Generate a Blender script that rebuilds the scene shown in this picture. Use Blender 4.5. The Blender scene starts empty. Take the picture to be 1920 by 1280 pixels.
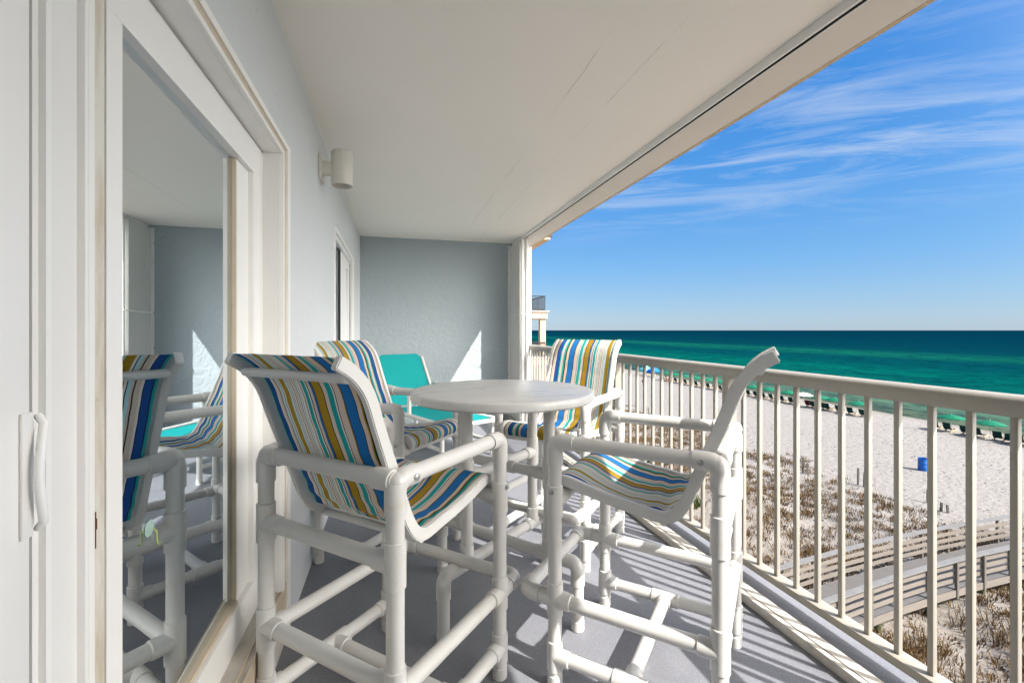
import bpy, bmesh, math, random
from mathutils import Vector, Matrix, noise as mnoise
R = math.radians
random.seed(7)
S = bpy.context.scene
COL = S.collection

# ------------------------------------------------------------------ camera
cam = bpy.data.cameras.new('camera'); camo = bpy.data.objects.new('camera', cam); COL.objects.link(camo)
camo.location = (0, 0, 0); camo.rotation_euler = (R(90), 0, R(-14.56))
cam.sensor_width = 36; cam.lens = 16.0; cam.shift_y = -21/1920
cam.clip_start = 0.02; cam.clip_end = 60000
S.camera = camo

# ------------------------------------------------------------------ light
FILL_GLOW = 34.0
SUN = Vector((1.0, -1.346, 1.65)).normalized()
W = bpy.data.worlds.new('World'); S.world = W; W.use_nodes = True
nt = W.node_tree; N = nt.nodes; Lk = nt.links
bg = N['Background']
sky = N.new('ShaderNodeTexSky'); sky.sky_type = 'NISHITA'; sky.sun_disc = False
sky.sun_elevation = math.asin(SUN.z); sky.sun_rotation = math.atan2(SUN.x, SUN.y)
sky.air_density = 1.0; sky.dust_density = 0.3; sky.ozone_density = 2.5
hsv = N.new('ShaderNodeHueSaturation'); hsv.inputs['Saturation'].default_value = 1.1
Lk.new(sky.outputs[0], hsv.inputs['Color'])
# thin cirrus: direction projected on a high flat layer
tc = N.new('ShaderNodeTexCoord'); sx = N.new('ShaderNodeSeparateXYZ'); Lk.new(tc.outputs['Generated'], sx.inputs[0])
def math_node(tree, op, a, b=None, c=None):
    m = tree.nodes.new('ShaderNodeMath'); m.operation = op
    for i, v in enumerate((a, b, c)):
        if v is None: continue
        if isinstance(v, (int, float)): m.inputs[i].default_value = v
        else: tree.links.new(v, m.inputs[i])
    return m.outputs[0]
zz = math_node(nt, 'ADD', math_node(nt, 'MAXIMUM', sx.outputs[2], 0.0), 0.10)
cx = math_node(nt, 'DIVIDE', sx.outputs[0], zz); cy = math_node(nt, 'DIVIDE', sx.outputs[1], zz)
cv = N.new('ShaderNodeCombineXYZ'); Lk.new(cx, cv.inputs[0]); Lk.new(cy, cv.inputs[1])
mp = N.new('ShaderNodeMapping'); mp.vector_type = 'TEXTURE'; mp.inputs['Rotation'].default_value = (0, 0, R(-36)); mp.inputs['Scale'].default_value = (1.75, 0.62, 1)
mp.inputs['Location'].default_value = (3.1, 0.6, 0)
Lk.new(cv.outputs[0], mp.inputs[0])
n1 = N.new('ShaderNodeTexNoise'); n1.inputs['Scale'].default_value = 1.25; n1.inputs['Detail'].default_value = 9
n1.inputs['Roughness'].default_value = 0.66; n1.inputs['Distortion'].default_value = 1.9
Lk.new(mp.outputs[0], n1.inputs['Vector'])
n2 = N.new('ShaderNodeTexNoise'); n2.inputs['Scale'].default_value = 0.45; n2.inputs['Detail'].default_value = 3
Lk.new(cv.outputs[0], n2.inputs['Vector'])
r1 = N.new('ShaderNodeMapRange'); r1.inputs[1].default_value = 0.43; r1.inputs[2].default_value = 0.70; Lk.new(n1.outputs[0], r1.inputs[0])
r2 = N.new('ShaderNodeMapRange'); r2.inputs[1].default_value = 0.32; r2.inputs[2].default_value = 0.54; Lk.new(n2.outputs[0], r2.inputs[0])
cf = math_node(nt, 'MULTIPLY', math_node(nt, 'MULTIPLY', r1.outputs[0], r2.outputs[0]), 0.95)
# clear marine air: deep blue above, pale blue down to the sea horizon
el_ = N.new('ShaderNodeValToRGB'); Lk.new(math_node(nt, 'MAXIMUM', sx.outputs[2], 0.0), el_.inputs[0])
SKYG = 1.98
ramp_ = [(0.0, (0.265, 0.455, 0.70)), (0.05, (0.20, 0.42, 0.73)), (0.13, (0.12, 0.39, 0.80)), (0.26, (0.050, 0.32, 0.82)), (0.42, (0.016, 0.26, 0.79)), (1.0, (0.01, 0.16, 0.55))]
e_ = el_.color_ramp.elements
e_[0].position = 0.0; e_[1].position = 1.0
for p_, c_ in ramp_[1:-1]: e_.new(p_)
for e1, (p_, c_) in zip(sorted(e_, key=lambda q: q.position), ramp_): e1.color = (*[v*SKYG/6 for v in c_], 1)
gain = N.new('ShaderNodeMixRGB'); gain.blend_type = 'MULTIPLY'; gain.inputs[0].default_value = 1; gain.inputs[2].default_value = (6, 6, 6, 1)
Lk.new(el_.outputs[0], gain.inputs[1])
base_ = N.new('ShaderNodeMixRGB'); base_.inputs[0].default_value = 0.88
Lk.new(hsv.outputs[0], base_.inputs[1]); Lk.new(gain.outputs[0], base_.inputs[2])
# added fill glow in the unseen sky right of the view, brightens the balcony
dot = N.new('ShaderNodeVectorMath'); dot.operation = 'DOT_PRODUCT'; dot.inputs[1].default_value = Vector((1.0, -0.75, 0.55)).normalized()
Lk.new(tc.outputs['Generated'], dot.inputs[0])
fill_glow = math_node(nt, 'MULTIPLY', math_node(nt, 'POWER', math_node(nt, 'MAXIMUM', dot.outputs['Value'], 0.0), 8.0), FILL_GLOW)
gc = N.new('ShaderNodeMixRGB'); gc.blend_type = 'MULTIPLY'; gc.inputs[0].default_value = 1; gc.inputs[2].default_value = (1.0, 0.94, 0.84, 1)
Lk.new(fill_glow, gc.inputs[1])
cm_ = N.new('ShaderNodeMapRange'); cm_.inputs[1].default_value = 0.17; cm_.inputs[2].default_value = 0.33; Lk.new(sx.outputs[2], cm_.inputs[0])
cf = math_node(nt, 'MULTIPLY', cf, cm_.outputs[0])
cmix = N.new('ShaderNodeMixRGB'); cmix.inputs[2].default_value = (0.78*SKYG, 0.90*SKYG, 1.08*SKYG, 1)
Lk.new(cf, cmix.inputs[0]); Lk.new(base_.outputs[0], cmix.inputs[1])
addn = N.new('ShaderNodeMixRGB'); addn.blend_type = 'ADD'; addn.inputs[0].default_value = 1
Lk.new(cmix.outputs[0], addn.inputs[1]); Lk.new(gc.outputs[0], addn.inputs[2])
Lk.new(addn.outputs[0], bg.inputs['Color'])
bg.inputs['Strength'].default_value = 0.13

sl = bpy.data.lights.new('sun', 'SUN'); sl.energy = 2.9; sl.angle = R(0.5); sl.color = (1.0, 0.955, 0.89)
slo = bpy.data.objects.new('sun', sl); COL.objects.link(slo); slo.location = (20, -27, 33)
slo.rotation_euler = (-SUN).to_track_quat('-Z', 'Y').to_euler()

S.view_settings.view_transform = 'Standard'; S.view_settings.look = 'None'
S.view_settings.exposure = 1.70; S.view_settings.gamma = 1.0; S.view_settings.use_curve_mapping = False
S.render.engine = 'CYCLES'
S.cycles.max_bounces = 10; S.cycles.diffuse_bounces = 6; S.cycles.glossy_bounces = 4; S.cycles.transparent_max_bounces = 10
S.cycles.use_denoising = True

# ------------------------------------------------------------------ materials
class NT:
    def __init__(s, name):
        s.m = bpy.data.materials.new(name); s.m.use_nodes = True
        s.t = s.m.node_tree; s.b = s.t.nodes['Principled BSDF']; s.o = s.t.nodes['Material Output']
        s.c = None
    def n(s, t, **k):
        x = s.t.nodes.new(t)
        for a, v in k.items(): setattr(x, a, v)
        return x
    def l(s, a, b): s.t.links.new(a, b)
    def pos(s):
        if s.c is None: s.c = s.n('ShaderNodeNewGeometry').outputs['Position']
        return s.c
    def noise(s, scale, detail=4, rough=0.55, vec=None, stretch=None, dist=0):
        v = vec or s.pos()
        if stretch:
            m = s.n('ShaderNodeMapping'); m.inputs['Scale'].default_value = stretch; s.l(v, m.inputs[0]); v = m.outputs[0]
        x = s.n('ShaderNodeTexNoise'); x.inputs['Scale'].default_value = scale; x.inputs['Detail'].default_value = detail
        x.inputs['Roughness'].default_value = rough; x.inputs['Distortion'].default_value = dist
        s.l(v, x.inputs['Vector']); return x.outputs[0]
    def rng(s, v, a, b, c=0.0, d=1.0):
        x = s.n('ShaderNodeMapRange'); x.inputs[1].default_value = a; x.inputs[2].default_value = b
        x.inputs[3].default_value = c; x.inputs[4].default_value = d; s.l(v, x.inputs[0]); return x.outputs[0]
    def mix(s, f, a, b, mode='MIX'):
        x = s.n('ShaderNodeMixRGB', blend_type=mode)
        for i, v in ((0, f), (1, a), (2, b)):
            if isinstance(v, (int, float)): x.inputs[i].default_value = v
            elif isinstance(v, tuple): x.inputs[i].default_value = (*v, 1)
            else: s.l(v, x.inputs[i])
        return x.outputs[0]
    def math(s, op, a, b=None): return math_node(s.t, op, a, b)
    def col(s, v):
        if isinstance(v, tuple): s.b.inputs['Base Color'].default_value = (*v, 1)
        else: s.l(v, s.b.inputs['Base Color'])
    def rough(s, r, spec=0.5):
        s.b.inputs['Roughness'].default_value = r; s.b.inputs['Specular IOR Level'].default_value = spec
    def bump(s, v, strength, dist=0.01):
        x = s.n('ShaderNodeBump'); x.inputs['Strength'].default_value = strength; x.inputs['Distance'].default_value = dist
        s.l(v, x.inputs['Height']); s.l(x.outputs[0], s.b.inputs['Normal'])

def simple(name, c, rough=0.5, spec=0.5, var=0.06, scale=8, metal=0):
    k = NT(name); f = k.noise(scale, 5)
    k.col(k.mix(f, tuple(x*(1-var) for x in c), tuple(min(1, x*(1+var)) for x in c)))
    k.rough(rough, spec); k.b.inputs['Metallic'].default_value = metal
    return k.m

# stucco, pale grey blue
def stucco(name, c, amt):
    k = NT(name)
    big = k.noise(1.3, 3); fine = k.noise(55, 6, 0.65); blob = k.noise(9, 4, 0.5, dist=1.5)
    base = k.mix(big, tuple(x*0.95 for x in c), tuple(x*1.05 for x in c))
    pit = k.rng(k.noise(38, 2, 0.5), 0.30, 0.255, 0, 0.35)
    base = k.mix(pit, base, tuple(x*0.55 for x in c))
    k.col(base); k.rough(0.8, 0.25)
    h = k.math('ADD', k.math('MULTIPLY', fine, 0.55), k.rng(blob, 0.42, 0.56, 0, 0.9))
    k.bump(h, amt, 0.006)
    return k.m
M = {}
M['stucco'] = stucco('stucco_blue', (0.385, 0.435, 0.46), 0.55)
M['stucco_white'] = stucco('stucco_white', (0.72, 0.70, 0.66), 0.6)
k = NT('ceiling_paint')
b0 = k.mix(k.noise(0.9, 4), (0.84, 0.795, 0.735), (0.90, 0.855, 0.795))
sp = k.n('ShaderNodeSeparateXYZ'); k.l(k.pos(), sp.inputs[0])
wob = k.math('MULTIPLY', k.math('SUBTRACT', k.noise(3.0, 3), 0.5), 0.03)
def crack(xc, w):
    d = k.math('ABSOLUTE', k.math('SUBTRACT', k.math('SUBTRACT', sp.outputs[0], wob), xc))
    return k.rng(d, w, w*0.3, 0, 1)
gate = k.rng(k.noise(2.2, 3), 0.42, 0.56, 0, 0.6)
cr = k.math('MULTIPLY', k.math('MAXIMUM', crack(0.859, 0.0026), crack(1.10, 0.0022)), gate)
k.col(k.mix(cr, b0, (0.30, 0.28, 0.25))); k.rough(0.75, 0.2)
k.bump(k.math('ADD', k.noise(30, 6, 0.6), k.math('MULTIPLY', k.noise(4, 3), 1.2)), 0.16, 0.006)
M['ceiling'] = k.m
M['beam'] = simple('beam_paint', (0.66, 0.62, 0.565), 0.7, 0.25, 0.05, 3)
M['beam_edge'] = simple('beam_edge_bare_stucco', (0.55, 0.44, 0.30), 0.85, 0.2, 0.25, 40)
# floor
k = NT('deck_coating')
b0 = k.mix(k.noise(1.6, 5, 0.6), (0.16, 0.166, 0.19), (0.21, 0.213, 0.235))
b0 = k.mix(k.rng(k.noise(260, 2), 0.60, 0.68, 0, 0.35), b0, (0.60, 0.60, 0.60))
b0 = k.mix(k.rng(k.noise(190, 2), 0.40, 0.32, 0, 0.4), b0, (0.15, 0.15, 0.17))
b0 = k.mix(k.rng(k.noise(3.1, 6, 0.7), 0.60, 0.75, 0, 0.4), b0, (0.22, 0.21, 0.205))
b0 = k.mix(k.rng(k.noise(2.2, 7, 0.75, dist=1.2), 0.54, 0.70, 0, 0.45), b0, (0.115, 0.116, 0.125))
b0 = k.mix(k.rng(k.noise(7, 6, 0.75), 0.62, 0.70, 0, 0.32), b0, (0.34, 0.325, 0.30))
k.col(b0); k.l(k.rng(k.noise(2.6, 4), 0.3, 0.7, 0.45, 0.75), k.b.inputs['Roughness']); k.b.inputs['Specular IOR Level'].default_value = 0.35
k.bump(k.noise(150, 3), 0.18, 0.002)
M['floor'] = k.m
# white pvc
k = NT('pvc_white')
b0 = k.mix(k.noise(5, 4), (0.585, 0.57, 0.545), (0.645, 0.63, 0.605))
b0 = k.mix(k.rng(k.noise(9, 7, 0.75, dist=0.8), 0.56, 0.72, 0, 0.55), b0, (0.56, 0.49, 0.37))
b0 = k.mix(k.rng(k.noise(75, 4, 0.7), 0.70, 0.76, 0, 0.6), b0, (0.22, 0.19, 0.15))
k.col(b0); k.rough(0.28, 0.5); M['pvc'] = k.m
k = NT('resin_tabletop')
b0 = k.mix(k.noise(4, 5, 0.6, stretch=(0.5, 6, 1)), (0.50, 0.49, 0.475), (0.60, 0.59, 0.575))
k.col(b0); k.l(k.rng(k.noise(6, 5, 0.6, stretch=(0.6, 9, 1)), 0.3, 0.7, 0.24, 0.40), k.b.inputs['Roughness'])
k.bump(k.noise(5, 4, 0.6, stretch=(0.6, 10, 1)), 0.10, 0.004); M['table'] = k.m
M['alu'] = simple('powder_coated_frame', (0.66, 0.65, 0.63), 0.34, 0.5, 0.04, 12)
M['bolt'] = simple('zinc_bolt', (0.42, 0.42, 0.43), 0.35, 0.5, 0.15, 200, 0.8)
M['trim'] = simple('white_vinyl', (0.86, 0.84, 0.815), 0.42, 0.4, 0.04, 6)
M['trim2'] = simple('white_vinyl_dull', (0.79, 0.775, 0.75), 0.5, 0.35, 0.05, 6)
k = NT('stained_jamb')
st = k.noise(7, 6, 0.65, stretch=(3, 3, 0.6)); sp2 = k.noise(60, 4, 0.7)
b0 = k.mix(k.rng(st, 0.40, 0.70), (0.72, 0.68, 0.61), (0.52, 0.44, 0.32))
b0 = k.mix(k.rng(sp2, 0.66, 0.74, 0, 0.7), b0, (0.16, 0.11, 0.07))
k.col(b0); k.rough(0.6, 0.3); M['stained'] = k.m
M['beige'] = simple('beige_track', (0.60, 0.50, 0.37), 0.5, 0.4, 0.12, 20)
k = NT('dirty_sill')
b0 = k.mix(k.rng(k.noise(10, 6, 0.7, stretch=(3, 0.7, 1)), 0.35, 0.7), (0.62, 0.585, 0.53), (0.42, 0.38, 0.32))
b0 = k.mix(k.rng(k.noise(45, 5, 0.7), 0.62, 0.72, 0, 0.6), b0, (0.20, 0.16, 0.11))
k.col(b0); k.rough(0.6, 0.3); M['sill'] = k.m
M['dark'] = simple('black_gap', (0.012, 0.011, 0.010), 0.8, 0.2)
M['brush'] = simple('brown_weatherstrip', (0.10, 0.065, 0.05), 0.9, 0.1, 0.3, 120)
k = NT('cream_railing_paint')
b0 = k.mix(k.noise(9, 5), (0.285, 0.265, 0.23), (0.325, 0.303, 0.265))
b0 = k.mix(k.rng(k.noise(26, 6, 0.75), 0.63, 0.72, 0, 0.5), b0, (0.20, 0.165, 0.12))
k.col(b0); k.rough(0.45, 0.4); M['rail'] = k.m
M['shutter'] = simple('shutter_slat', (0.56, 0.55, 0.52), 0.42, 0.4, 0.06, 6)
M['lamp'] = simple('lamp_paint', (0.72, 0.69, 0.63), 0.5, 0.35, 0.03, 10)
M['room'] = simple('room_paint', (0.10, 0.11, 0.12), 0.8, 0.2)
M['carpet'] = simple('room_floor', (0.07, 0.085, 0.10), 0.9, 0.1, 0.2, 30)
M['teal'] = simple('teal_sling', (0.004, 0.27, 0.275), 0.75, 0.2, 0.06, 60)
M['teal_cush'] = simple('turquoise_fabric', (0.02, 0.42, 0.48), 0.85, 0.15, 0.1, 30)
# glass: dark tinted pane, strongly reflecting at the low angle it is seen from
k = NT('tinted_glass')
lw = k.n('ShaderNodeLayerWeight'); lw.inputs['Blend'].default_value = 0.5
fac = k.rng(lw.outputs['Facing'], 0.05, 0.62, 0.30, 0.84)
gl = k.n('ShaderNodeBsdfGlossy'); gl.inputs['Roughness'].default_value = 0.0; gl.inputs['Color'].default_value = (0.89, 0.945, 0.98, 1)
tr = k.n('ShaderNodeBsdfTransparent'); tr.inputs['Color'].default_value = (0.50, 0.60, 0.66, 1)
mx = k.n('ShaderNodeMixShader'); k.l(fac, mx.inputs[0]); k.l(tr.outputs[0], mx.inputs[1]); k.l(gl.outputs[0], mx.inputs[2])
k.l(mx.outputs[0], k.o.inputs['Surface']); M['glass'] = k.m
# sling fabric : stripe colours are woven in (corner colours), plus a fine weave
k = NT('striped_sling')
at = k.n('ShaderNodeVertexColor', layer_name='weave')
uv = k.n('ShaderNodeUVMap', uv_map='uv')
ws = k.n('ShaderNodeTexWave', wave_type='BANDS', bands_direction='Y'); ws.inputs['Scale'].default_value = 52; k.l(uv.outputs[0], ws.inputs['Vector'])
k.col(k.mix(k.rng(ws.outputs[1], 0, 1, 0.0, 0.22), at.outputs[0], (0.02, 0.02, 0.025)))
k.rough(0.75, 0.25); k.bump(ws.outputs[1], 0.35, 0.0012)
tl = k.n('ShaderNodeBsdfTranslucent'); k.l(at.outputs[0], tl.inputs['Color'])
mx = k.n('ShaderNodeMixShader'); mx.inputs[0].default_value = 0.16
k.l(k.b.outputs[0], mx.inputs[1]); k.l(tl.outputs[0], mx.inputs[2]); k.l(mx.outputs[0], k.o.inputs['Surface']); M['sling'] = k.m

# ------------------------------------------------------------------ mesh builder
class B:
    def __init__(s): s.bm = bmesh.new()
    def box(s, x0, x1, y0, y1, z0, z1, bev=0):
        vs = [s.bm.verts.new(p) for p in ((x0,y0,z0),(x1,y0,z0),(x1,y1,z0),(x0,y1,z0),(x0,y0,z1),(x1,y0,z1),(x1,y1,z1),(x0,y1,z1))]
        fs = [s.bm.faces.new([vs[i] for i in q]) for q in ((0,3,2,1),(4,5,6,7),(0,1,5,4),(1,2,6,5),(2,3,7,6),(3,0,4,7))]
        if bev:
            es = list({e for f in fs for e in f.edges})
            bmesh.ops.bevel(s.bm, geom=es, offset=bev, segments=2, affect='EDGES', profile=0.5)
        return s
    def prism(s, poly, axis, a, b):
        def P(u, v, t):
            return {'x': (t, u, v), 'y': (u, t, v), 'z': (u, v, t)}[axis]
        A = [s.bm.verts.new(P(u, v, a)) for u, v in poly]; Bv = [s.bm.verts.new(P(u, v, b)) for u, v in poly]
        n = len(poly)
        s.bm.faces.new(A); s.bm.faces.new(Bv[::-1])
        for i in range(n): s.bm.faces.new((A[i], Bv[i], Bv[(i+1) % n], A[(i+1) % n]))
        return s
    def beam(s, p0, p1, w, h, up=(0,0,1)):
        p0, p1 = Vector(p0), Vector(p1); d = (p1-p0).normalized(); u = Vector(up)
        sd = d.cross(u).normalized(); u = sd.cross(d).normalized()
        vs = []
        for p in (p0, p1):
            for a, b in ((-1,-1),(1,-1),(1,1),(-1,1)): vs.append(s.bm.verts.new(p + sd*a*w/2 + u*b*h/2))
        for q in ((0,1,2,3),(7,6,5,4),(0,4,5,1),(1,5,6,2),(2,6,7,3),(3,7,4,0)): s.bm.faces.new([vs[i] for i in q])
        return s
    def sweep(s, pts, rad, seg=18, caps=True):
        pts = [Vector(p) for p in pts]; n = len(pts)
        rs = rad if isinstance(rad, (list, tuple)) else [rad]*n
        t0 = (pts[1]-pts[0]).normalized()
        ref = Vector((0,0,1)) if abs(t0.z) < 0.9 else Vector((1,0,0))
        nx = t0.cross(ref).normalized(); rings = []; pt = t0
        for i, p in enumerate(pts):
            t = ((pts[i]-pts[i-1]).normalized() if i else t0) + ((pts[i+1]-pts[i]).normalized() if i < n-1 else Vector())
            if t.length < 1e-6: t = pt
            t.normalize()
            nx = (nx - t*nx.dot(t)).normalized(); ny = t.cross(nx)
            rings.append([s.bm.verts.new(p + (nx*math.cos(2*math.pi*j/seg) + ny*math.sin(2*math.pi*j/seg))*rs[i]) for j in range(seg)]); pt = t
        for i in range(n-1):
            for j in range(seg):
                s.bm.faces.new((rings[i][j], rings[i][(j+1)%seg], rings[i+1][(j+1)%seg], rings[i+1][j]))
        if caps: s.bm.faces.new(rings[0][::-1]); s.bm.faces.new(rings[-1])
        return s
    def sleeve(s, p0, p1, r=0.0280, seg=18):
        p0, p1 = Vector(p0), Vector(p1); d = (p1-p0).normalized(); e = 0.0022
        s.sweep([p0, p0+d*e, p1-d*e, p1], [r-e, r, r, r-e], seg); return s
    def arc(s, a, c, b, rad, r, seg=18, n=6):
        # path a -> rounded corner at c -> b
        a, c, b = Vector(a), Vector(c), Vector(b); u = (a-c).normalized(); v = (b-c).normalized()
        o = c + u*rad + v*rad; pts = [a]
        for i in range(n+1):
            t = math.pi/2*i/n
            pts.append(o - v*rad*math.cos(t) - u*rad*math.sin(t))
        pts.append(b)
        s.sweep(pts, r, seg); return s
    def ball(s, c, r, seg=14):
        bmesh.ops.create_uvsphere(s.bm, u_segments=seg, v_segments=seg//2+2, radius=r, matrix=Matrix.Translation(c)); return s
    def lathe(s, c, prof, seg=24, squash=None):
        rings = []
        for r, z in prof:
            if r < 1e-5: rings.append([s.bm.verts.new((c[0], c[1], c[2]+z))])
            else: rings.append([s.bm.verts.new((c[0]+r*math.cos(2*math.pi*j/seg), c[1]+r*math.sin(2*math.pi*j/seg), c[2]+z)) for j in range(seg)])
        for i in range(len(rings)-1):
            a, b = rings[i], rings[i+1]
            for j in range(seg):
                j2 = (j+1) % seg
                if len(a) == 1 and len(b) == 1: continue
                if len(a) == 1: s.bm.faces.new((a[0], b[j], b[j2]))
                elif len(b) == 1: s.bm.faces.new((a[j], a[j2], b[0]))
                else: s.bm.faces.new((a[j], a[j2], b[j2], b[j]))
        return s
ROOT = {}
def done(b, name, mat, parent=None, local=False, smooth=38, keep=False, origin=None):
    """one mesh object; world coordinates unless local"""
    bm = b.bm
    off = Vector((0,0,0))
    if parent is not None and not local: off = ROOT.get(parent.name, Vector((0,0,0)))
    if parent is None:
        if origin is not None: off = Vector(origin)
        else:
            xs = [v.co for v in bm.verts]
            off = Vector(((min(c.x for c in xs)+max(c.x for c in xs))/2, (min(c.y for c in xs)+max(c.y for c in xs))/2, min(c.z for c in xs)))
    if off.length: bmesh.ops.translate(bm, verts=bm.verts, vec=-off)
    bmesh.ops.recalc_face_normals(bm, faces=bm.faces)
    me = bpy.data.meshes.new(name); bm.to_mesh(me); bm.free()
    for m in (mat if isinstance(mat, list) else [mat]): me.materials.append(m)
    if smooth:
        for p in me.polygons: p.use_smooth = True
        me.set_sharp_from_angle(angle=R(smooth))
    o = bpy.data.objects.new(name, me); COL.objects.link(o)
    if parent is not None: o.parent = parent; ROOT[o.name] = ROOT.get(parent.name, Vector((0,0,0)))
    else: o.location = off; ROOT[o.name] = off
    return o
def tag(o, label, cat, group=None, kind=None):
    if label: o['label'] = label
    if cat: o['category'] = cat
    if group: o['group'] = group
    if kind: o['kind'] = kind
    return o
def thing(name, label, cat, loc=(0,0,0), rz=0, group=None):
    o = bpy.data.objects.new(name, None); o.empty_display_size = 0.1; COL.objects.link(o)
    o.location = loc; o.rotation_euler = (0, 0, rz); ROOT[o.name] = Vector(loc)
    return tag(o, label, cat, group)
def structure(b, name, mat, smooth=0):
    o = done(b, name, mat, smooth=smooth); o['kind'] = 'structure'; return o
def dup(root, loc, rz, label=None, group=None):
    c = root.copy(); COL.objects.link(c); c.location = loc; c.rotation_euler = (0, 0, rz)
    if label: c['label'] = label
    if group: c['group'] = group
    for ch in list(root.children):
        d = ch.copy(); COL.objects.link(d); d.parent = c
        for g in list(ch.children):
            e = g.copy(); COL.objects.link(e); e.parent = d
    return c

FZ, CZ = -1.23, 1.21        # balcony floor and ceiling
WX = -0.42                  # house wall face
BY = 6.16                   # far partition face
Y0 = -0.85                   # end of the balcony behind the camera

# ------------------------------------------------------------------ balcony shell
structure(B().box(-0.62, 1.875, Y0, BY+0.25, FZ-0.28, FZ), 'balcony_floor', M['floor'])
structure(B().box(-0.72, 1.60, Y0, BY, CZ, CZ+0.3), 'balcony_ceiling', M['ceiling'])
# edge beam with a ragged drip edge
bm_t = thing('edge_beam', 'cream painted concrete beam along the outer edge of the ceiling', 'beam', (1.75, 1.4, CZ))
done(B().box(1.64, 1.85, Y0, BY-0.002, 1.178, CZ+0.3), 'beam_body', M['beam'], bm_t, smooth=0)
b = B(); y = Y0; prev = None
rows = []
while y < BY - 0.003:
    dz = 0.004*mnoise.noise(Vector((y*9, 1.3, 0))) + (0.004 if random.random() < 0.12 else 0)
    dx = 0.0025*mnoise.noise(Vector((y*13, 7.3, 0)))
    rows.append([b.bm.verts.new(p) for p in ((1.85, y, 1.2), (1.85, y, 1.176), (1.868+dx, y, 1.172-dz*0.4), (1.873+dx*1.5, y, 1.179-dz), (1.873+dx, y, 1.5))])
    y += 0.022
for i in range(len(rows)-1):
    for j in range(4): b.bm.faces.new((rows[i][j], rows[i][j+1], rows[i+1][j+1], rows[i+1][j]))
done(b, 'drip_edge', M['beam_edge'], bm_t, smooth=30)
tr_t = thing('shutter_track', 'thin white shutter track with a black slot under the ceiling edge', 'shutter track', (1.62, 1.4, 1.18))
b = B().box(1.602, 1.613, Y0, BY-0.004, 1.172, CZ+0.05).box(1.632, 1.6385, Y0, BY-0.004, 1.172, CZ+0.05)
done(b, 'rail_lip', M['trim2'], tr_t, smooth=0)
done(B().box(1.6135, 1.6315, Y0, BY-0.004, 1.1745, 1.2), 'slot', M['dark'], tr_t, smooth=0)

# house wall with two door openings
def wallbox(b, y0, y1, z0, z1): b.box(WX-0.2, WX, y0, y1, z0, z1)
b = B(); D1 = (-0.6, 2.0, 0.70); D2 = (3.54, 5.10, 0.745)
wallbox(b, Y0, D1[0], FZ, CZ); wallbox(b, D1[1], D2[0], FZ, CZ); wallbox(b, D2[1], BY, FZ, CZ)
b.box(WX-0.2, WX, D1[0], D1[1], D1[2], CZ); b.box(WX-0.2, WX, D2[0], D2[1], D2[2], CZ)
k = NT('stucco_house_wall')
big = k.noise(1.3, 3); fine = k.noise(60, 6, 0.65); c = (0.63, 0.65, 0.66)
base = k.mix(big, tuple(x*0.95 for x in c), tuple(x*1.05 for x in c))
base = k.mix(k.rng(k.noise(36, 2, 0.5), 0.30, 0.25, 0, 0.45), base, tuple(x*0.5 for x in c))
sp = k.n('ShaderNodeSeparateXYZ'); k.l(k.pos(), sp.inputs[0])
zw = k.math('ADD', sp.outputs[2], k.math('MULTIPLY', k.math('SUBTRACT', k.noise(5, 4), 0.5), 0.02))
base = k.mix(k.rng(zw, 1.155, 1.165, 0, 0.85), base, (0.72, 0.71, 0.69))
k.col(base); k.rough(0.8, 0.25)
k.bump(k.math('ADD', k.math('MULTIPLY', fine, 0.6), k.math('MULTIPLY', k.noise(11, 3, 0.5, dist=1), 0.9)), 0.85, 0.006)
tag(done(b, 'house_wall', k.m, smooth=0), 'pale grey blue stucco wall of the house beside the glass doors', 'wall')
tag(done(B().box(WX-0.2, 1.885, BY, BY+0.22, FZ-0.2, CZ+0.3), 'partition_wall', M['stucco'], smooth=0),
    'grey blue stucco wall closing the far end of the balcony', 'wall')
tag(done(B().box(WX-0.2, 1.885, Y0-0.2, Y0-0.002, FZ-0.2, CZ+0.3), 'partition_wall', M['stucco'], smooth=0),
    'stucco wall at the near end of the balcony behind the viewer', 'wall')
# pale sun-bleached band of bare render by the shutters belongs to the wall surface
# building carcass below and above
tag(done(B().box(-9, 1.5, Y0-6, BY+8, -12, FZ-0.285), 'apartment_block', M['stucco_white'], smooth=0), 'white stucco storeys of the building beneath the balcony', 'building')
# dark room behind the glass
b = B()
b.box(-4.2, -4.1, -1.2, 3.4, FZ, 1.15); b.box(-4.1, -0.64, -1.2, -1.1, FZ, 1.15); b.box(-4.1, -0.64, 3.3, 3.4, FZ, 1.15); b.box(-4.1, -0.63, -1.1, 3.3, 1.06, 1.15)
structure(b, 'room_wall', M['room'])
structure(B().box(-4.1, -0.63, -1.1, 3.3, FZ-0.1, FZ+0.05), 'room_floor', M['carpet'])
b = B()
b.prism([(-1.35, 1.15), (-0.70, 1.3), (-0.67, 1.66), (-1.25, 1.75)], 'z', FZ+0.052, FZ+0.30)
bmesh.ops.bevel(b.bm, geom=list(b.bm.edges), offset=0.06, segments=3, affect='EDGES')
tag(done(b, 'floor_cushion', M['teal_cush']), 'turquoise cushion lying on the room floor behind the glass', 'cushion')

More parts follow.
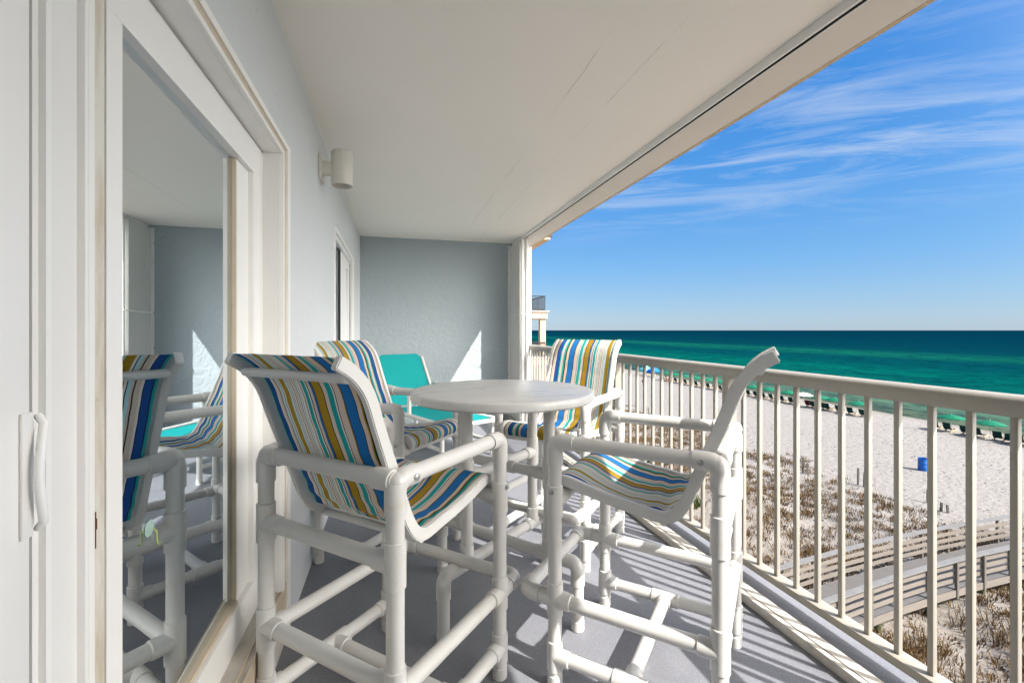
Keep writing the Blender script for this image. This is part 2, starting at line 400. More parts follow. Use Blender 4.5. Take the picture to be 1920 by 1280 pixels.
# ------------------------------------------------------------------ sliding doors
P = -0.48
d = thing('patio_door', 'large white framed fixed glass panel of the near sliding door', 'door', (P, 1.4, FZ))
def glass_x(y): return -0.500 - 0.012*(y-0.95)          # the pane sits slightly askew in its sash
b = B().box(-0.525, P, 0.936, 0.984, -0.886, 0.560).box(-0.525, P, 1.786, 1.8645, -0.886, 0.560).box(-0.525, -0.497, 1.664, 1.7855, -0.885, 0.559)
b.box(-0.525, P, 0.936, 1.8645, 0.5605, 0.6685).box(-0.525, P, 0.936, 1.8645, -1.002, -0.8865)
done(b, 'sash', M['trim'], d, smooth=0)
b = B(); y0, y1 = 0.980, 1.670
b.prism([(glass_x(y0), y0), (glass_x(y1), y1), (glass_x(y1)-0.003, y1), (glass_x(y0)-0.003, y0)], 'z', -0.890, 0.565)
done(b, 'pane', M['glass'], d, smooth=0)
b = B().box(-0.508, -0.4965, 1.655, 1.6635, -0.8845, 0.5585).box(-0.510, -0.4905, 0.985, 1.6545, -0.885, -0.875)
done(b, 'gasket', M['beige'], d, smooth=0)
# frame round the opening
fr = thing('door_frame', 'white vinyl frame and stained jambs round the near sliding door', 'door frame', (-0.45, 1.0, FZ))
done(B().box(-0.60, P-0.001, 1.865, 1.905, -1.002, 0.669).box(-0.60, -0.424, 1.9055, 1.9995, -1.002, 0.675), 'jamb', M['trim2'], fr, smooth=0)
done(B().box(-0.60, -0.424, -0.6, 1.9995, 0.6755, 0.6995), 'head', M['trim'], fr, smooth=0)
b = B().box(-0.4235, -0.4085, -0.6, 2.030, 0.715, 0.737).box(-0.4195, -0.4085, 1.976, 2.030, FZ+0.03, 0.7145)
done(b, 'casing', M['trim'], fr, smooth=0)
b = B().box(-0.4235, -0.4145, -0.6, 1.9755, 0.692, 0.7145).box(-0.4235, -0.4145, 1.932, 1.9755, -1.0, 0.6915)
done(b, 'shutter_groove', M['beige'], fr, smooth=0)
b = B().box(-0.4235, -0.4095, -0.6, 1.9315, 0.6762, 0.6915).box(-0.4235, -0.4095, 1.9062, 1.9315, -1.0, 0.676)
done(b, 'inner_lip', M['trim'], fr, smooth=0)
b = B().box(-0.62, -0.416, -0.6, 1.999, FZ+0.001, -1.0025)
done(b, 'sill', M['sill'], fr, smooth=0)
b = B().box(-0.4155, -0.4125, -0.6, 1.9985, -1.10, -0.997).box(-0.436, -0.4305, -0.6, 1.9985, -1.002, -0.995)
done(b, 'sill_track', M['beige'], fr, smooth=0)
# centre mullion strips (each its own depth)
strips = [(0.744, 0.756, -0.50, 'brush'), (0.7565, 0.768, -0.472, 'trim2'), (0.7685, 0.779, -0.464, 'trim'), (0.7795, 0.850, -0.474, 'trim2'),
          (0.8505, 0.859, -0.464, 'trim'), (0.8595, 0.8665, -0.482, 'trim2'), (0.867, 0.882, -0.468, 'trim'), (0.8825, 0.886, -0.486, 'dark'),
          (0.8865, 0.9265, -0.478, 'stained'), (0.927, 0.9355, -0.500, 'brush')]
mul = thing('door_mullion', 'upright white mullion with grooves and a rusty stained edge', 'mullion', (-0.49, 0.85, FZ))
for key in ('trim', 'trim2', 'stained', 'brush', 'dark'):
    b = B(); got = False
    for y0, y1, x, m in strips:
        if m == key: b.box(-0.56, x, y0, y1, -1.0, 0.674); got = True
    nm = {'trim': 'ridge', 'trim2': 'flat_strip', 'stained': 'stained_strip', 'brush': 'weatherstrip', 'dark': 'seam'}[key]
    done(b, nm, M[key], mul, smooth=0)
b = B().box(-0.4779, -0.4765, 0.895, 0.902, -0.36, -0.30).box(-0.4779, -0.4768, 0.899, 0.905, -0.33, -0.312)
done(b, 'rust_slot', simple('rust', (0.10, 0.035, 0.012), 0.9, 0.1, 0.5, 60), mul, smooth=0)
# sliding leaf with the pull handle
lf = thing('sliding_leaf', 'white sliding door leaf with a curved pull handle at the left edge', 'door', (-0.47, 0.3, FZ))
b = B().box(-0.499, -0.46, 0.60, 0.7345, -1.0, 0.674, 0.003).box(-0.499, -0.46, -0.59, 0.5999, 0.57, 0.674).box(-0.499, -0.46, -0.59, 0.5999, -1.0, -0.905).box(-0.499, -0.46, -0.59, -0.50, -0.905, 0.57)
done(b, 'leaf_frame', M['trim'], lf)
done(B().box(-0.492, -0.489, -0.50, 0.60, -0.905, 0.57), 'pane', M['glass'], lf, smooth=0)
h = done(B().box(-0.4598, -0.4555, 0.7145, 0.7345, -0.268, -0.106, 0.0018), 'handle_plate', M['trim2'], lf)
pts = []
for i in range(15):
    t = i/14; z = -0.112 - 0.150*t; bow = math.sin(math.pi*t)
    pts.append((-0.4495+0.006*bow**0.5 if 0 < i < 14 else -0.456, 0.7405 - 0.0175*bow, z))
done(B().sweep(pts, [0.0045 if i in (0, 14) else 0.0052 for i in range(15)], 12), 'pull_handle', M['trim'], h)
# little suction hook on the pane
HYY, HZ = 1.126, -0.419; G = glass_x(HYY)
sc = thing('suction_hook', 'small clear green suction cup hook stuck on the door glass', 'hook', (G+0.001, HYY, HZ))
b = B(); b.sweep([(G+0.0012, HYY, HZ), (G+0.004, HYY, HZ), (G+0.008, HYY, HZ)], [0.018, 0.015, 0.005], 20)
k = NT('clear_vinyl'); k.col((0.45, 0.62, 0.55)); k.rough(0.2, 0.5); k.b.inputs['Alpha'].default_value = 0.55
done(b, 'cup', k.m, sc)
done(B().sweep([(G+0.008, HYY, HZ), (G+0.014, HYY+0.001, HZ-0.008), (G+0.014, HYY+0.003, HZ-0.030), (G+0.017, HYY+0.003, HZ-0.037), (G+0.022, HYY+0.003, HZ-0.033)], 0.0016, 8), 'wire', simple('green_wire', (0.35, 0.42, 0.12), 0.5), sc)

# far sliding door
d2 = thing('patio_door', 'narrow white framed glass door seen edge-on behind the back left chair', 'door', (-0.45, 4.3, FZ))
b = B().box(-0.424, -0.41, 5.06, 5.115, FZ+0.02, 0.76).box(-0.424, -0.41, 3.53, 5.06, 0.73, 0.76).box(-0.424, -0.41, 3.53, 3.55, FZ+0.02, 0.73)
done(b, 'casing', M['trim'], d2, smooth=0)
b = B().box(-0.56, -0.425, 5.02, 5.098, FZ+0.15, 0.744).box(-0.56, -0.425, 3.542, 5.0195, 0.69, 0.744).box(-0.56, -0.425, 3.542, 5.098, FZ+0.001, FZ+0.149)
done(b, 'jamb', M['trim2'], d2, smooth=0)
b = B().box(-0.50, -0.446, 4.18, 4.62, FZ+0.15, 0.689).box(-0.50, -0.446, 4.88, 5.0, FZ+0.15, 0.689).box(-0.50, -0.446, 4.62, 4.88, 0.60, 0.689).box(-0.50, -0.446, 4.62, 4.88, FZ+0.15, FZ+0.28)
done(b, 'sash', M['trim'], d2, smooth=0)
b = B().box(-0.475, -0.472, 4.62, 4.88, FZ+0.28, 0.60).box(-0.53, -0.527, 3.55, 4.19, FZ+0.15, 0.689)
done(b, 'pane', M['glass'], d2, smooth=0)
done(B().box(-0.45, -0.4455, 4.05, 4.178, FZ+0.15, 0.689).box(-0.45, -0.444, 5.0005, 5.019, FZ+0.15, 0.689), 'seam', M['dark'], d2, smooth=0)

# ------------------------------------------------------------------ wall light
wl = thing('wall_light', 'cream cylinder down light on a short arm high on the house wall', 'wall light', (WX, 2.87, 0.95))
b = B(); b.prism([(2.80, 0.875), (2.94, 0.875), (2.94, 1.015), (2.80, 1.015)], 'x', WX+0.0005, WX+0.018)
bmesh.ops.bevel(b.bm, geom=list(b.bm.edges), offset=0.004, segments=2, affect='EDGES')
done(b, 'wall_plate', M['lamp'], wl)
done(B().box(WX+0.018, WX+0.085, 2.845, 2.895, 0.915, 0.99, 0.003), 'arm', M['lamp'], wl)
b = B(); b.lathe((-0.298, 2.87, 0.955), [(0.0, 0.103), (0.055, 0.103), (0.0605, 0.0975), (0.0605, -0.10), (0.0575, -0.10), (0.056, 0.06), (0, 0.06)], 32)
done(b, 'shade', M['lamp'], wl)

# ------------------------------------------------------------------ storm shutter stack and floor track
sh = thing('storm_shutter', 'folded stack of white accordion storm shutter slats at the far corner', 'shutter', (1.62, 5.85, FZ))
y = BY-0.03; i = 0
while y > 5.68:
    b = B(); x0 = 1.556 if i % 2 == 0 else 1.60
    poly = [(1.568, y), (1.562, y-0.012), (1.574, y-0.030), (1.566, y-0.052), (1.572, y-0.064), (1.66, y-0.05), (1.675, y-0.03), (1.66, y-0.008)]
    b.prism(poly, 'z', FZ+0.045, 1.165); done(b, 'slat', M['shutter'], sh, smooth=0); y -= 0.0665; i += 1
done(B().box(1.545, 1.567, BY-0.028, BY-0.001, FZ+0.03, 1.175), 'wall_strip', M['trim2'], sh, smooth=0)
b = B().box(1.585, 1.607, 5.59, 5.625, FZ+0.045, 1.165).box(1.6075, 1.64, 5.60, 5.612, FZ+0.045, 1.165).box(1.6405, 1.665, 5.57, 5.605, FZ+0.045, 1.165).box(1.672, 1.70, 5.66, 5.74, FZ+0.045, 1.165)
done(b, 'lead_post', M['trim'], sh, smooth=0)
b = B(); b.sweep([(1.553, 6.15, 0.20), (1.553, 5.66, 0.205), (1.578, 5.58, 0.205), (1.70, 5.56, 0.205)], 0.006, 8); done(b, 'lock_rod', M['trim'], sh)
for z in (-1.0, -0.62, -0.2, 0.2, 0.78, 1.0):
    done(B().sweep([(1.5445, BY-0.014, z), (1.5415, BY-0.014, z)], 0.007, 8), 'screw', M['brush'], sh)
ft = thing('shutter_track', 'raised cream shutter track with a black slot on the balcony floor', 'shutter track', (1.57, 1.4, FZ))
done(B().box(1.53, 1.553, Y0, BY-0.001, FZ+0.0005, FZ+0.040, 0.003).box(1.563, 1.612, Y0, BY-0.001, FZ+0.0005, FZ+0.036, 0.003), 'track_body', M['sill'], ft)
done(B().box(1.5535, 1.5625, Y0, BY-0.001, FZ+0.0005, FZ+0.0335), 'slot', M['dark'], ft, smooth=0)

# ------------------------------------------------------------------ railing
rl = thing('railing', 'cream balcony railing with rounded top rail and square balusters', 'railing', (1.73, 1.4, FZ))
prof = [(1.692, -0.246), (1.690, -0.215), (1.693, -0.200), (1.703, -0.190), (1.722, -0.1865), (1.760, -0.1865), (1.779, -0.190), (1.788, -0.200), (1.790, -0.215), (1.788, -0.246), (1.776, -0.246), (1.774, -0.240), (1.706, -0.240), (1.704, -0.246)]
done(B().prism(prof, 'y', Y0, BY-0.001), 'top_rail', M['rail'], rl, smooth=35)
done(B().box(1.70, 1.765, Y0, BY-0.001, FZ+0.052, FZ+0.084, 0.002), 'bottom_rail', M['rail'], rl)
posts = [-0.467, 0.799, 2.065, 3.331, 4.597, 5.863]
for yp in posts:
    done(B().box(1.712, 1.764, yp-0.0235, yp+0.0235, FZ+0.001, -0.2405), 'post', M['rail'], rl, smooth=0)
yb = 2.065 - 0.1055*28
bal = None
while yb < BY-0.05:
    if yb > Y0+0.05 and all(abs(yb-yp) > 0.05 for yp in posts):
        if bal is None:
            b = B().box(1.726, 1.744, 0-0.009, 0.009, FZ+0.0841, -0.2405, 0.0012)
            bal = done(b, 'baluster', M['rail'], rl); bal.location.y = yb
            ROOT[bal.name] = Vector()
            for v in bal.data.vertices: v.co.y += ROOT[rl.name].y
        else:
            c = bal.copy(); COL.objects.link(c); c.parent = rl; c.location.y = yb
    yb += 0.1055
for ch in rl.children:
    if ch.name.startswith('baluster'): ch.location.y -= ROOT[rl.name].y

# ------------------------------------------------------------------ bar chairs
HX, HY, AH = 0.268, 0.2625, 0.847
RP, RF = 0.0235, 0.0280
PROF = [(0.290, 0.652), (0.297, 0.668), (0.290, 0.686), (0.262, 0.697), (0.227, 0.695), (0.145, 0.674), (0.063, 0.657), (-0.017, 0.645), (-0.067, 0.637), (-0.100, 0.638), (-0.128, 0.652),
        (-0.150, 0.680), (-0.170, 0.718), (-0.194, 0.779), (-0.230, 0.870), (-0.252, 0.925), (-0.277, 0.990), (-0.295, 1.040), (-0.312, 1.075), (-0.335, 1.105), (-0.365, 1.132), (-0.405, 1.156)]
def catmull(pts, n):
    out = []
    for i in range(len(pts)-1):
        p0 = pts[max(i-1, 0)]; p1 = pts[i]; p2 = pts[i+1]; p3 = pts[min(i+2, len(pts)-1)]
        for j in range(n):
            t = j/n; out.append(tuple(0.5*((2*p1[a]) + (-p0[a]+p2[a])*t + (2*p0[a]-5*p1[a]+4*p2[a]-p3[a])*t*t + (-p0[a]+3*p1[a]-3*p2[a]+p3[a])*t**3) for a in (0, 1)))
    out.append(pts[-1]); return out
PR = catmull(PROF, 3)
def normals(pr):
    out = []
    for i in range(len(pr)):
        a = pr[max(i-1, 0)]; b = pr[min(i+1, len(pr)-1)]; dy, dz = b[0]-a[0], b[1]-a[1]; L = math.hypot(dy, dz) or 1
        out.append((-dz/L, dy/L))      # points away from the sitter (down / back) given front-to-top order
    return out
NRM = normals(PR)
# sling profile nearer the sitter:  normal sign so that +  is towards the sitter
NRM = [(-a, -b) for a, b in NRM]
WV, NV, KV, CV, GV, BV, TV, PV, DV = (0.78, 0.74, 0.67), (0.012, 0.03, 0.11), (0.015, 0.015, 0.018), (0.42, 0.70, 0.76), (0.36, 0.225, 0.012), (0.01, 0.15, 0.43), (0.012, 0.33, 0.33), (0.62, 0.52, 0.44), (0.40, 0.42, 0.43)
EV = (0.012, 0.075, 0.30)
PERIOD = [(TV, 5), (NV, 3), (EV, 12), (NV, 2), (WV, 4), (PV, 9), (KV, 2.5), (PV, 4), (CV, 6), (KV, 2), (WV, 4), (GV, 15), (CV, 4), (WV, 2.5), (NV, 1.5), (WV, 3.4), (TV, 2), (WV, 3), (PV, 3), (NV, 1.5), (WV, 3.4), (GV, 2),
          (WV, 3), (EV, 1.8), (WV, 3.4), (TV, 1.6), (WV, 4), (PV, 4), (NV, 1.5), (WV, 3.4), (TV, 10), (WV, 3), (KV, 2.5), (PV, 7), (BV, 5), (NV, 3), (GV, 20), (KV, 2.6), (PV, 10), (TV, 13), (WV, 3), (NV, 2), (PV, 15), (GV, 2),
          (KV, 2), (BV, 22), (KV, 2), (PV, 9), (GV, 3), (KV, 4), (TV, 8), (PV, 10)]
SC_ = 414/sum(w for _, w in PERIOD)
PERIOD = [(c, w*SC_) for c, w in PERIOD]
PL = 414.0
PC = sum(w for _, w in PERIOD[:8])       # just before the first gold stripe
def stripes(offset, flip):
    # list of (x0, x1, colour) across the sling from -x to +x, metres
    HW = 0.207; out = []; x = -offset
    while x < 2*HW*1000+1:
        for c, w in PERIOD:
            a, b = max(x, 0), min(x+w, 2*HW*1000)
            if b-a > 0.2: out.append((a/1000-HW, b/1000-HW, c))
            x += w
    if flip: out = [(-b, -a, c) for a, b, c in out][::-1]
    return out
def make_sling(parent, offset, flip, seed):
    st = stripes(offset, flip); bm = bmesh.new()
    rail = [(p[0]+n[0]*0.012, p[1]+n[1]*0.012) for p, n in zip(PR, NRM)]
    s = [0]
    for i in range(1, len(PR)): s.append(s[-1]+math.hypot(PR[i][0]-PR[i-1][0], PR[i][1]-PR[i-1][1]))
    # refine along the length
    SS = [s[-1]*i/150 for i in range(151)]
    def at(q):
        for i in range(1, len(s)):
            if q <= s[i]+1e-9:
                t = (q-s[i-1])/max(1e-9, s[i]-s[i-1]); f = lambda A: tuple(A[i-1][k]*(1-t)+A[i][k]*t for k in (0, 1))
                return f(rail), f(NRM)
        return rail[-1], NRM[-1]
    xs = sorted({round(a, 5) for a, b, c in st} | {round(b, 5) for a, b, c in st})
    cl = bm.loops.layers.float_color.new('weave'); ul = bm.loops.layers.uv.new('uv')
    def point(q, x):
        p, n = at(q); u = x/0.225; k = q/s[-1]
        mid = (1-u*u)
        sag = 0.030*mid*math.sin(math.pi*min(1, max(0, (k-0.05)/0.40)))**2 + 0.018*mid*math.sin(math.pi*min(1, max(0, (k-0.45)/0.55)))
        rip = 0.0022*mnoise.noise(Vector((x*9+seed, q*22, seed)))+0.0012*mnoise.noise(Vector((x*30+seed, q*9, 3.1)))
        if 0.25 < k < 0.62: rip += 0.0030*math.sin(q*95+x*14+seed)*math.sin(math.pi*(k-0.25)/0.37)
        wv = math.exp(-((k-0.50)/0.16)**2)
        lat = (0.0030+0.0050*wv)*mnoise.noise(Vector((q*17+x*5, x*3+seed, 5)))*mid
        o = -sag+rip
        return (x+lat, p[0]+n[0]*o, p[1]+n[1]*o)
    V = [[bm.verts.new(point(q, x)) for x in xs] for q in SS]
    cols = []
    for i in range(len(xs)-1):
        m = (xs[i]+xs[i+1])/2; cols.append(next(c for a, b, c in st if a-1e-5 <= m <= b+1e-5))
    for i in range(len(SS)-1):
        for j in range(len(xs)-1):
            f = bm.faces.new((V[i][j], V[i][j+1], V[i+1][j+1], V[i+1][j]))
            for lp, (a, q) in zip(f.loops, ((j, i), (j+1, i), (j+1, i+1), (j, i+1))):
                lp[cl] = (*cols[j], 1); lp[ul].uv = (xs[a], SS[q])
    bb = B(); bb.bm.free(); bb.bm = bm
    o = done(bb, 'sling', M['sling'], parent, local=True, smooth=60); return o
def frame_bar(sx):
    b = B(); x0, x1 = (0.207, 0.229) if sx > 0 else (-0.229, -0.207)
    h = 0.018; rows = []
    for p, n in zip(PR, NRM):
        rows.append([b.bm.verts.new((x, p[0]+n[0]*o, p[1]+n[1]*o)) for x, o in ((x0, -h), (x1, -h), (x1, h), (x0, h))])
    for i in range(len(rows)-1):
        for j in range(4): b.bm.faces.new((rows[i][j], rows[i][(j+1) % 4], rows[i+1][(j+1) % 4], rows[i+1][j]))
    b.bm.faces.new(rows[0]); b.bm.faces.new(rows[-1][::-1]); bmesh.ops.recalc_face_normals(b.bm, faces=b.bm.faces)
    es = [e for e in b.bm.edges if e.calc_face_angle(0) > R(60)]
    bmesh.ops.bevel(b.bm, geom=es, offset=0.003, segments=2, affect='EDGES'); return b
def make_chair(name, label, loc, ang, group):
    t = thing(name, label, 'chair', loc, ang - math.pi/2, group)
    L = dict(parent=t, local=True)
    for sx in (-1, 1):
        x = sx*HX
        b = B().sweep([(x, HY, 0.012), (x, HY, AH-0.07)], RP)
        b.sleeve((x, HY, 0), (x, HY, 0.042), 0.0262).sleeve((x, HY, 0.055), (x, HY, 0.158)).sleeve((x, HY, 0.243), (x, HY, 0.360)).sleeve((x, HY, 0.585), (x, HY, 0.695))
        lg = done(b, 'front_leg', M['pvc'], **L)
        bb = B().sweep([(x+sx*0.020, HY, 0.677), (x+sx*0.0315, HY, 0.677), (x+sx*0.034, HY, 0.677)], [0.0095, 0.0095, 0.005], 10)
        done(bb, 'bolt', M['bolt'], lg, local=True)
        b = B().sweep([(x, -HY, 0.012), (x, -HY, AH-0.06)], RP)
        b.sleeve((x, -HY, 0), (x, -HY, 0.042), 0.0262).sleeve((x, -HY, 0.055), (x, -HY, 0.158)).sleeve((x, -HY, 0.243), (x, -HY, 0.372)).sleeve((x, -HY, 0.575), (x, -HY, 0.695))
        done(b, 'rear_leg', M['pvc'], **L)
        # arm: pipe, front elbow, rear corner fitting
        b = B().sweep([(x, -HY+0.03, AH), (x, HY-0.045, AH)], RP)
        b.arc((x, HY-0.072, AH), (x, HY, AH), (x, HY, AH-0.082), 0.030, RF)
        b.arc((x, -HY+0.075, AH), (x, -HY, AH), (x, -HY, AH-0.085), 0.030, RF)
        b.ball((x, -HY+0.006, AH-0.006), 0.0279).sleeve((x-sx*0.006, -HY+0.004, AH-0.004), (x-sx*0.072, -HY, AH-0.002))
        ar = done(b, 'armrest', M['pvc'], **L)
        bb = B().sweep([(x+sx*0.020, -HY+0.05, AH), (x+sx*0.0315, -HY+0.05, AH), (x+sx*0.034, -HY+0.05, AH)], [0.0095, 0.0095, 0.005], 10)
        done(bb, 'bolt', M['bolt'], ar, local=True)
        b = B().sweep([(x, -HY, 0.300), (x, HY+0.08, 0.300)], RP)
        b.sleeve((x, -HY+0.005, 0.300), (x, -HY+0.062, 0.300)).sleeve((x, HY-0.062, 0.300), (x, HY+0.052, 0.300))
        done(b, 'side_rail', M['pvc'], **L)
        b = B().sweep([(x, -HY, 0.105), (x, HY, 0.105)], RP)
        b.sleeve((x, -HY+0.005, 0.105), (x, -HY+0.058, 0.105)).sleeve((x, HY-0.058, 0.105), (x, HY-0.005, 0.105)).sleeve((x, -0.055, 0.105), (x, 0.055, 0.105)).sleeve((x, 0, 0.105), (x-sx*0.058, 0, 0.105))
        done(b, 'lower_side_rail', M['pvc'], **L)
        done(frame_bar(sx), 'sling_frame', M['alu'], **L)
    for z, y, nm in ((AH, -HY, 'rear_top_rail'), (0.635, -HY, 'rear_rail'), (0.315, -HY, 'rear_rail'), (0.640, HY, 'seat_front_rail')):
        b = B().sweep([(-HX, y, z), (HX, y, z)], RP)
        for sx in (-1, 1): b.sleeve((sx*(HX-0.005), y, z), (sx*(HX-0.066), y, z))
        done(b, nm, M['pvc'], **L)
    b = B().sweep([(-HX+0.05, 0, 0.105), (HX-0.05, 0, 0.105)], RP); done(b, 'stretcher', M['pvc'], **L)
    fy = HY+0.118; b = B().sweep([(-HX+0.03, fy, 0.300), (HX-0.03, fy, 0.300)], RP)
    for sx in (-1, 1): b.arc((sx*HX, fy-0.062, 0.300), (sx*HX, fy, 0.300), (sx*(HX-0.066), fy, 0.300), 0.030, RF)
    done(b, 'footrest', M['pvc'], **L)
    for p_, q_ in ((-0.362, 1.112), (-0.09, 0.618)):
        done(B().sweep([(-0.21, p_, q_), (0.21, p_, q_)], 0.0125, 14), 'sling_bar', M['alu'], **L)
    return t
CH = [('A', (-0.010, 1.5717), 46.5, 'striped bar chair with its back to the viewer, nearest the glass door', 0, False),
      ('D', (0.917, 1.4995), 135.35, 'striped bar chair seen side-on, nearest on the railing side', 0, False),
      ('C', (0.9607, 2.540), 222.95, 'striped bar chair facing the viewer, beyond the table by the railing', PC, False),
      ('B', (-0.0129, 2.6427), 321.2, 'striped bar chair beyond the table, against the house wall', PC-9, True)]
first = None; slings = []
for i, (key, (cx_, cy_), a, lab, off, flip) in enumerate(CH):
    if first is None:
        first = make_chair('bar_chair', lab, (cx_, cy_, FZ), R(a), 'bar chairs around the table'); t = first
    else:
        t = dup(first, (cx_, cy_, FZ), R(a)-math.pi/2, lab)
    slings.append((t, off, flip, i*3.7+0.5))
for q in slings: make_sling(*q)

# ------------------------------------------------------------------ round bar table
TX, TY = 0.4867, 2.0435
TH = 0.960
tb = thing('bar_table', 'round white bar table on white pipe legs between the four chairs', 'table', (TX, TY, FZ), R(-5.4))
L = dict(parent=tb, local=True)
b = B(); b.lathe((0, 0, 0), [(0, TH), (0.400, TH), (0.411, TH-0.003), (0.4165, TH-0.010), (0.4175, TH-0.034), (0.412, TH-0.040), (0.398, TH-0.040), (0.395, TH-0.012), (0, TH-0.012)], 72)
done(b, 'tabletop', M['table'], **L)
FS, LS = 0.273, 0.176
for sx in (-1, 1):
    for sy in (-1, 1):
        b = B().sweep([(sx*LS, sy*LS, 0.27), (sx*LS, sy*LS, TH-0.014)], 0.0245)
        b.sleeve((sx*LS, sy*LS, 0.555), (sx*LS, sy*LS, 0.690), 0.029).sleeve((sx*LS, sy*LS, 0.262), (sx*LS, sy*LS, 0.34), 0.029)
        done(b, 'leg', M['pvc'], **L)
for s_ in (-1, 1):
    q = 1/math.sqrt(2); zb = 0.262 if s_ > 0 else 0.270
    b = B().sweep([(-FS+0.03, -FS*s_+0.03*s_, zb), (FS-0.03, FS*s_-0.03*s_, zb)], 0.0245)
    for e in (-1, 1):
        fx, fyy = e*FS, e*s_*FS
        b.arc((fx-e*q*0.085, fyy-e*s_*q*0.085, zb), (fx, fyy, zb), (fx, fyy, zb-0.085), 0.032, 0.029)
        b.sweep([(fx, fyy, zb-0.07), (fx, fyy, 0.012)], 0.0245).sleeve((fx, fyy, 0), (fx, fyy, 0.042), 0.0272)
        lx, ly = e*LS, e*s_*LS
        b.sleeve((lx-e*q*0.06, ly-e*s_*q*0.06, zb), (lx+e*q*0.06, ly+e*s_*q*0.06, zb), 0.029)
    done(b, 'base_rail', M['pvc'], **L)
    z = 0.615 + 0.004*s_
    b = B().sweep([(-LS, -LS*s_, z), (LS, LS*s_, z)], 0.0235)
    for e in (-1, 1): b.sleeve((e*LS, e*s_*LS, z), (e*(LS-0.048), e*s_*(LS-0.048), z), 0.0285)
    b.sleeve((-0.05, -0.05*s_, z), (0.05, 0.05*s_, z), 0.0282)
    done(b, 'brace', M['pvc'], **L)

# ------------------------------------------------------------------ turquoise lounger
LA = math.atan2(0.91, -0.42)
lo = thing('sun_lounger', 'turquoise sling sun lounger with white pipe frame by the far wall', 'sun lounger', (0.715, 4.225, FZ), LA - math.pi/2)
L = dict(parent=lo, local=True)        # local +y runs from foot end to head end, x across
LW, LH, PV_Y = 0.275, 0.372, 1.20
b = B(); rows = []
for i in range(25):
    t = i/24; yy = -0.02+1.20*t; zz_ = LH + 0.01 - 0.022*math.sin(math.pi*t)
    rows.append([b.bm.verts.new((x*(LW-0.01)*(1 if t > 0.12 else 0.62+0.38*math.sin(math.pi/2*t/0.12)), yy, zz_-0.018*(1-x*x))) for x in [j/6-1 for j in range(13)]])
for i in range(24):
    for j in range(12): b.bm.faces.new((rows[i][j], rows[i][j+1], rows[i+1][j+1], rows[i+1][j]))
done(b, 'seat_sling', M['teal'], **L)
b = B(); rows = []
for i in range(17):
    t = i/16; yy = PV_Y+0.36*t; zz_ = LH+0.015+0.555*t
    wf = 1 if t < 0.9 else 1-0.16*((t-0.9)/0.1)**2
    rows.append([b.bm.verts.new((x*LW*wf, yy+0.02*(1-x*x), zz_)) for x in [j/6-1 for j in range(13)]])
for i in range(16):
    for j in range(12): b.bm.faces.new((rows[i][j], rows[i][j+1], rows[i+1][j+1], rows[i+1][j]))
done(b, 'back_sling', M['teal'], **L)
for sx in (-1, 1):
    x = sx*(LW+0.012)
    b = B().sweep([(x, -0.02, LH-0.01), (x, 1.75, LH-0.01)], 0.0205)
    b.sleeve((x, 0.03, LH-0.01), (x, 0.11, LH-0.01), 0.025).sleeve((x, 1.10, LH-0.01), (x, 1.2, LH-0.01), 0.025)
    done(b, 'side_rail', M['pvc'], **L)
    b = B().sweep([(x, 1.18, LH), (x, 1.53, LH+0.53)], 0.017); done(b, 'back_frame', M['pvc'], **L)
    for yy in (0.07, 1.0, 1.68):
        b = B().sweep([(x, yy, 0.012), (x, yy, LH-0.02)], 0.0205).sleeve((x, yy, 0), (x, yy, 0.04), 0.024).sleeve((x, yy, LH-0.08), (x, yy, LH-0.02), 0.025)
        done(b, 'leg', M['pvc'], **L)
    b = B().sweep([(x, 0.07, 0.13), (x, 1.68, 0.13)], 0.0205); done(b, 'lower_rail', M['pvc'], **L)
    # arm loop
    b = B().sweep([(x, 0.72, LH), (x, 0.72, LH+0.19)], 0.0205).arc((x, 0.72, LH+0.17), (x, 0.72, LH+0.235), (x, 0.80, LH+0.235), 0.03, 0.0245).sweep([(x, 0.78, LH+0.235), (x, 1.22, LH+0.235)], 0.0205)
    b.arc((x, 1.16, LH+0.235), (x, 1.25, LH+0.235), (x, 1.25, LH+0.17), 0.03, 0.0245).sweep([(x, 1.25, LH+0.19), (x, 1.25, LH)], 0.0205)
    done(b, 'armrest', M['pvc'], **L)
for yy in (-0.02, 1.68):
    done(B().sweep([(-LW, yy, LH-0.01), (LW, yy, LH-0.01)], 0.0205), 'cross_rail', M['pvc'], **L)

# ================================================================== outside
SEA = -10.42
def gz(x, y):
    if x < 44: z = -10.0
    else: z = -10.0 - (x-44)*0.0263
    if x > 62: z -= (x-62)*0.03
    w = max(0, min(1, (30-x)/6))*max(0, min(1, (x-3)/4))
    z += w*(0.35*mnoise.noise(Vector((x*0.22, y*0.22, 0))) + 0.12*mnoise.noise(Vector((x*0.8, y*0.8, 3))))
    if x < 20: z -= 0.12*max(0, min(1, (20-x)/8))
    return z
b = B()
xs = [-3000, -600, -120, -30, -8, 0] + [2+0.6*i for i in range(60)] + [38.5+1.5*i for i in range(30)] + [86, 100, 130]
ys = [-4000, -1200, -300, -90, -40, -22] + [-12+0.8*i for i in range(80)] + [52.5+2.2*i for i in range(40)] + [145, 160, 190, 240, 330, 500, 900, 2000, 6000]
V = [[b.bm.verts.new((x, y, gz(x + 0.25*mnoise.noise(Vector((y*0.13, 9, 0))) + (0.9*mnoise.noise(Vector((y*0.05, 2, 0))) if x > 50 else 0), y))) for y in ys] for x in xs]
for i in range(len(xs)-1):
    for j in range(len(ys)-1): b.bm.faces.new((V[i][j], V[i+1][j], V[i+1][j+1], V[i][j+1]))
k = NT('white_sand')
sp = k.n('ShaderNodeSeparateXYZ'); k.l(k.pos(), sp.inputs[0])
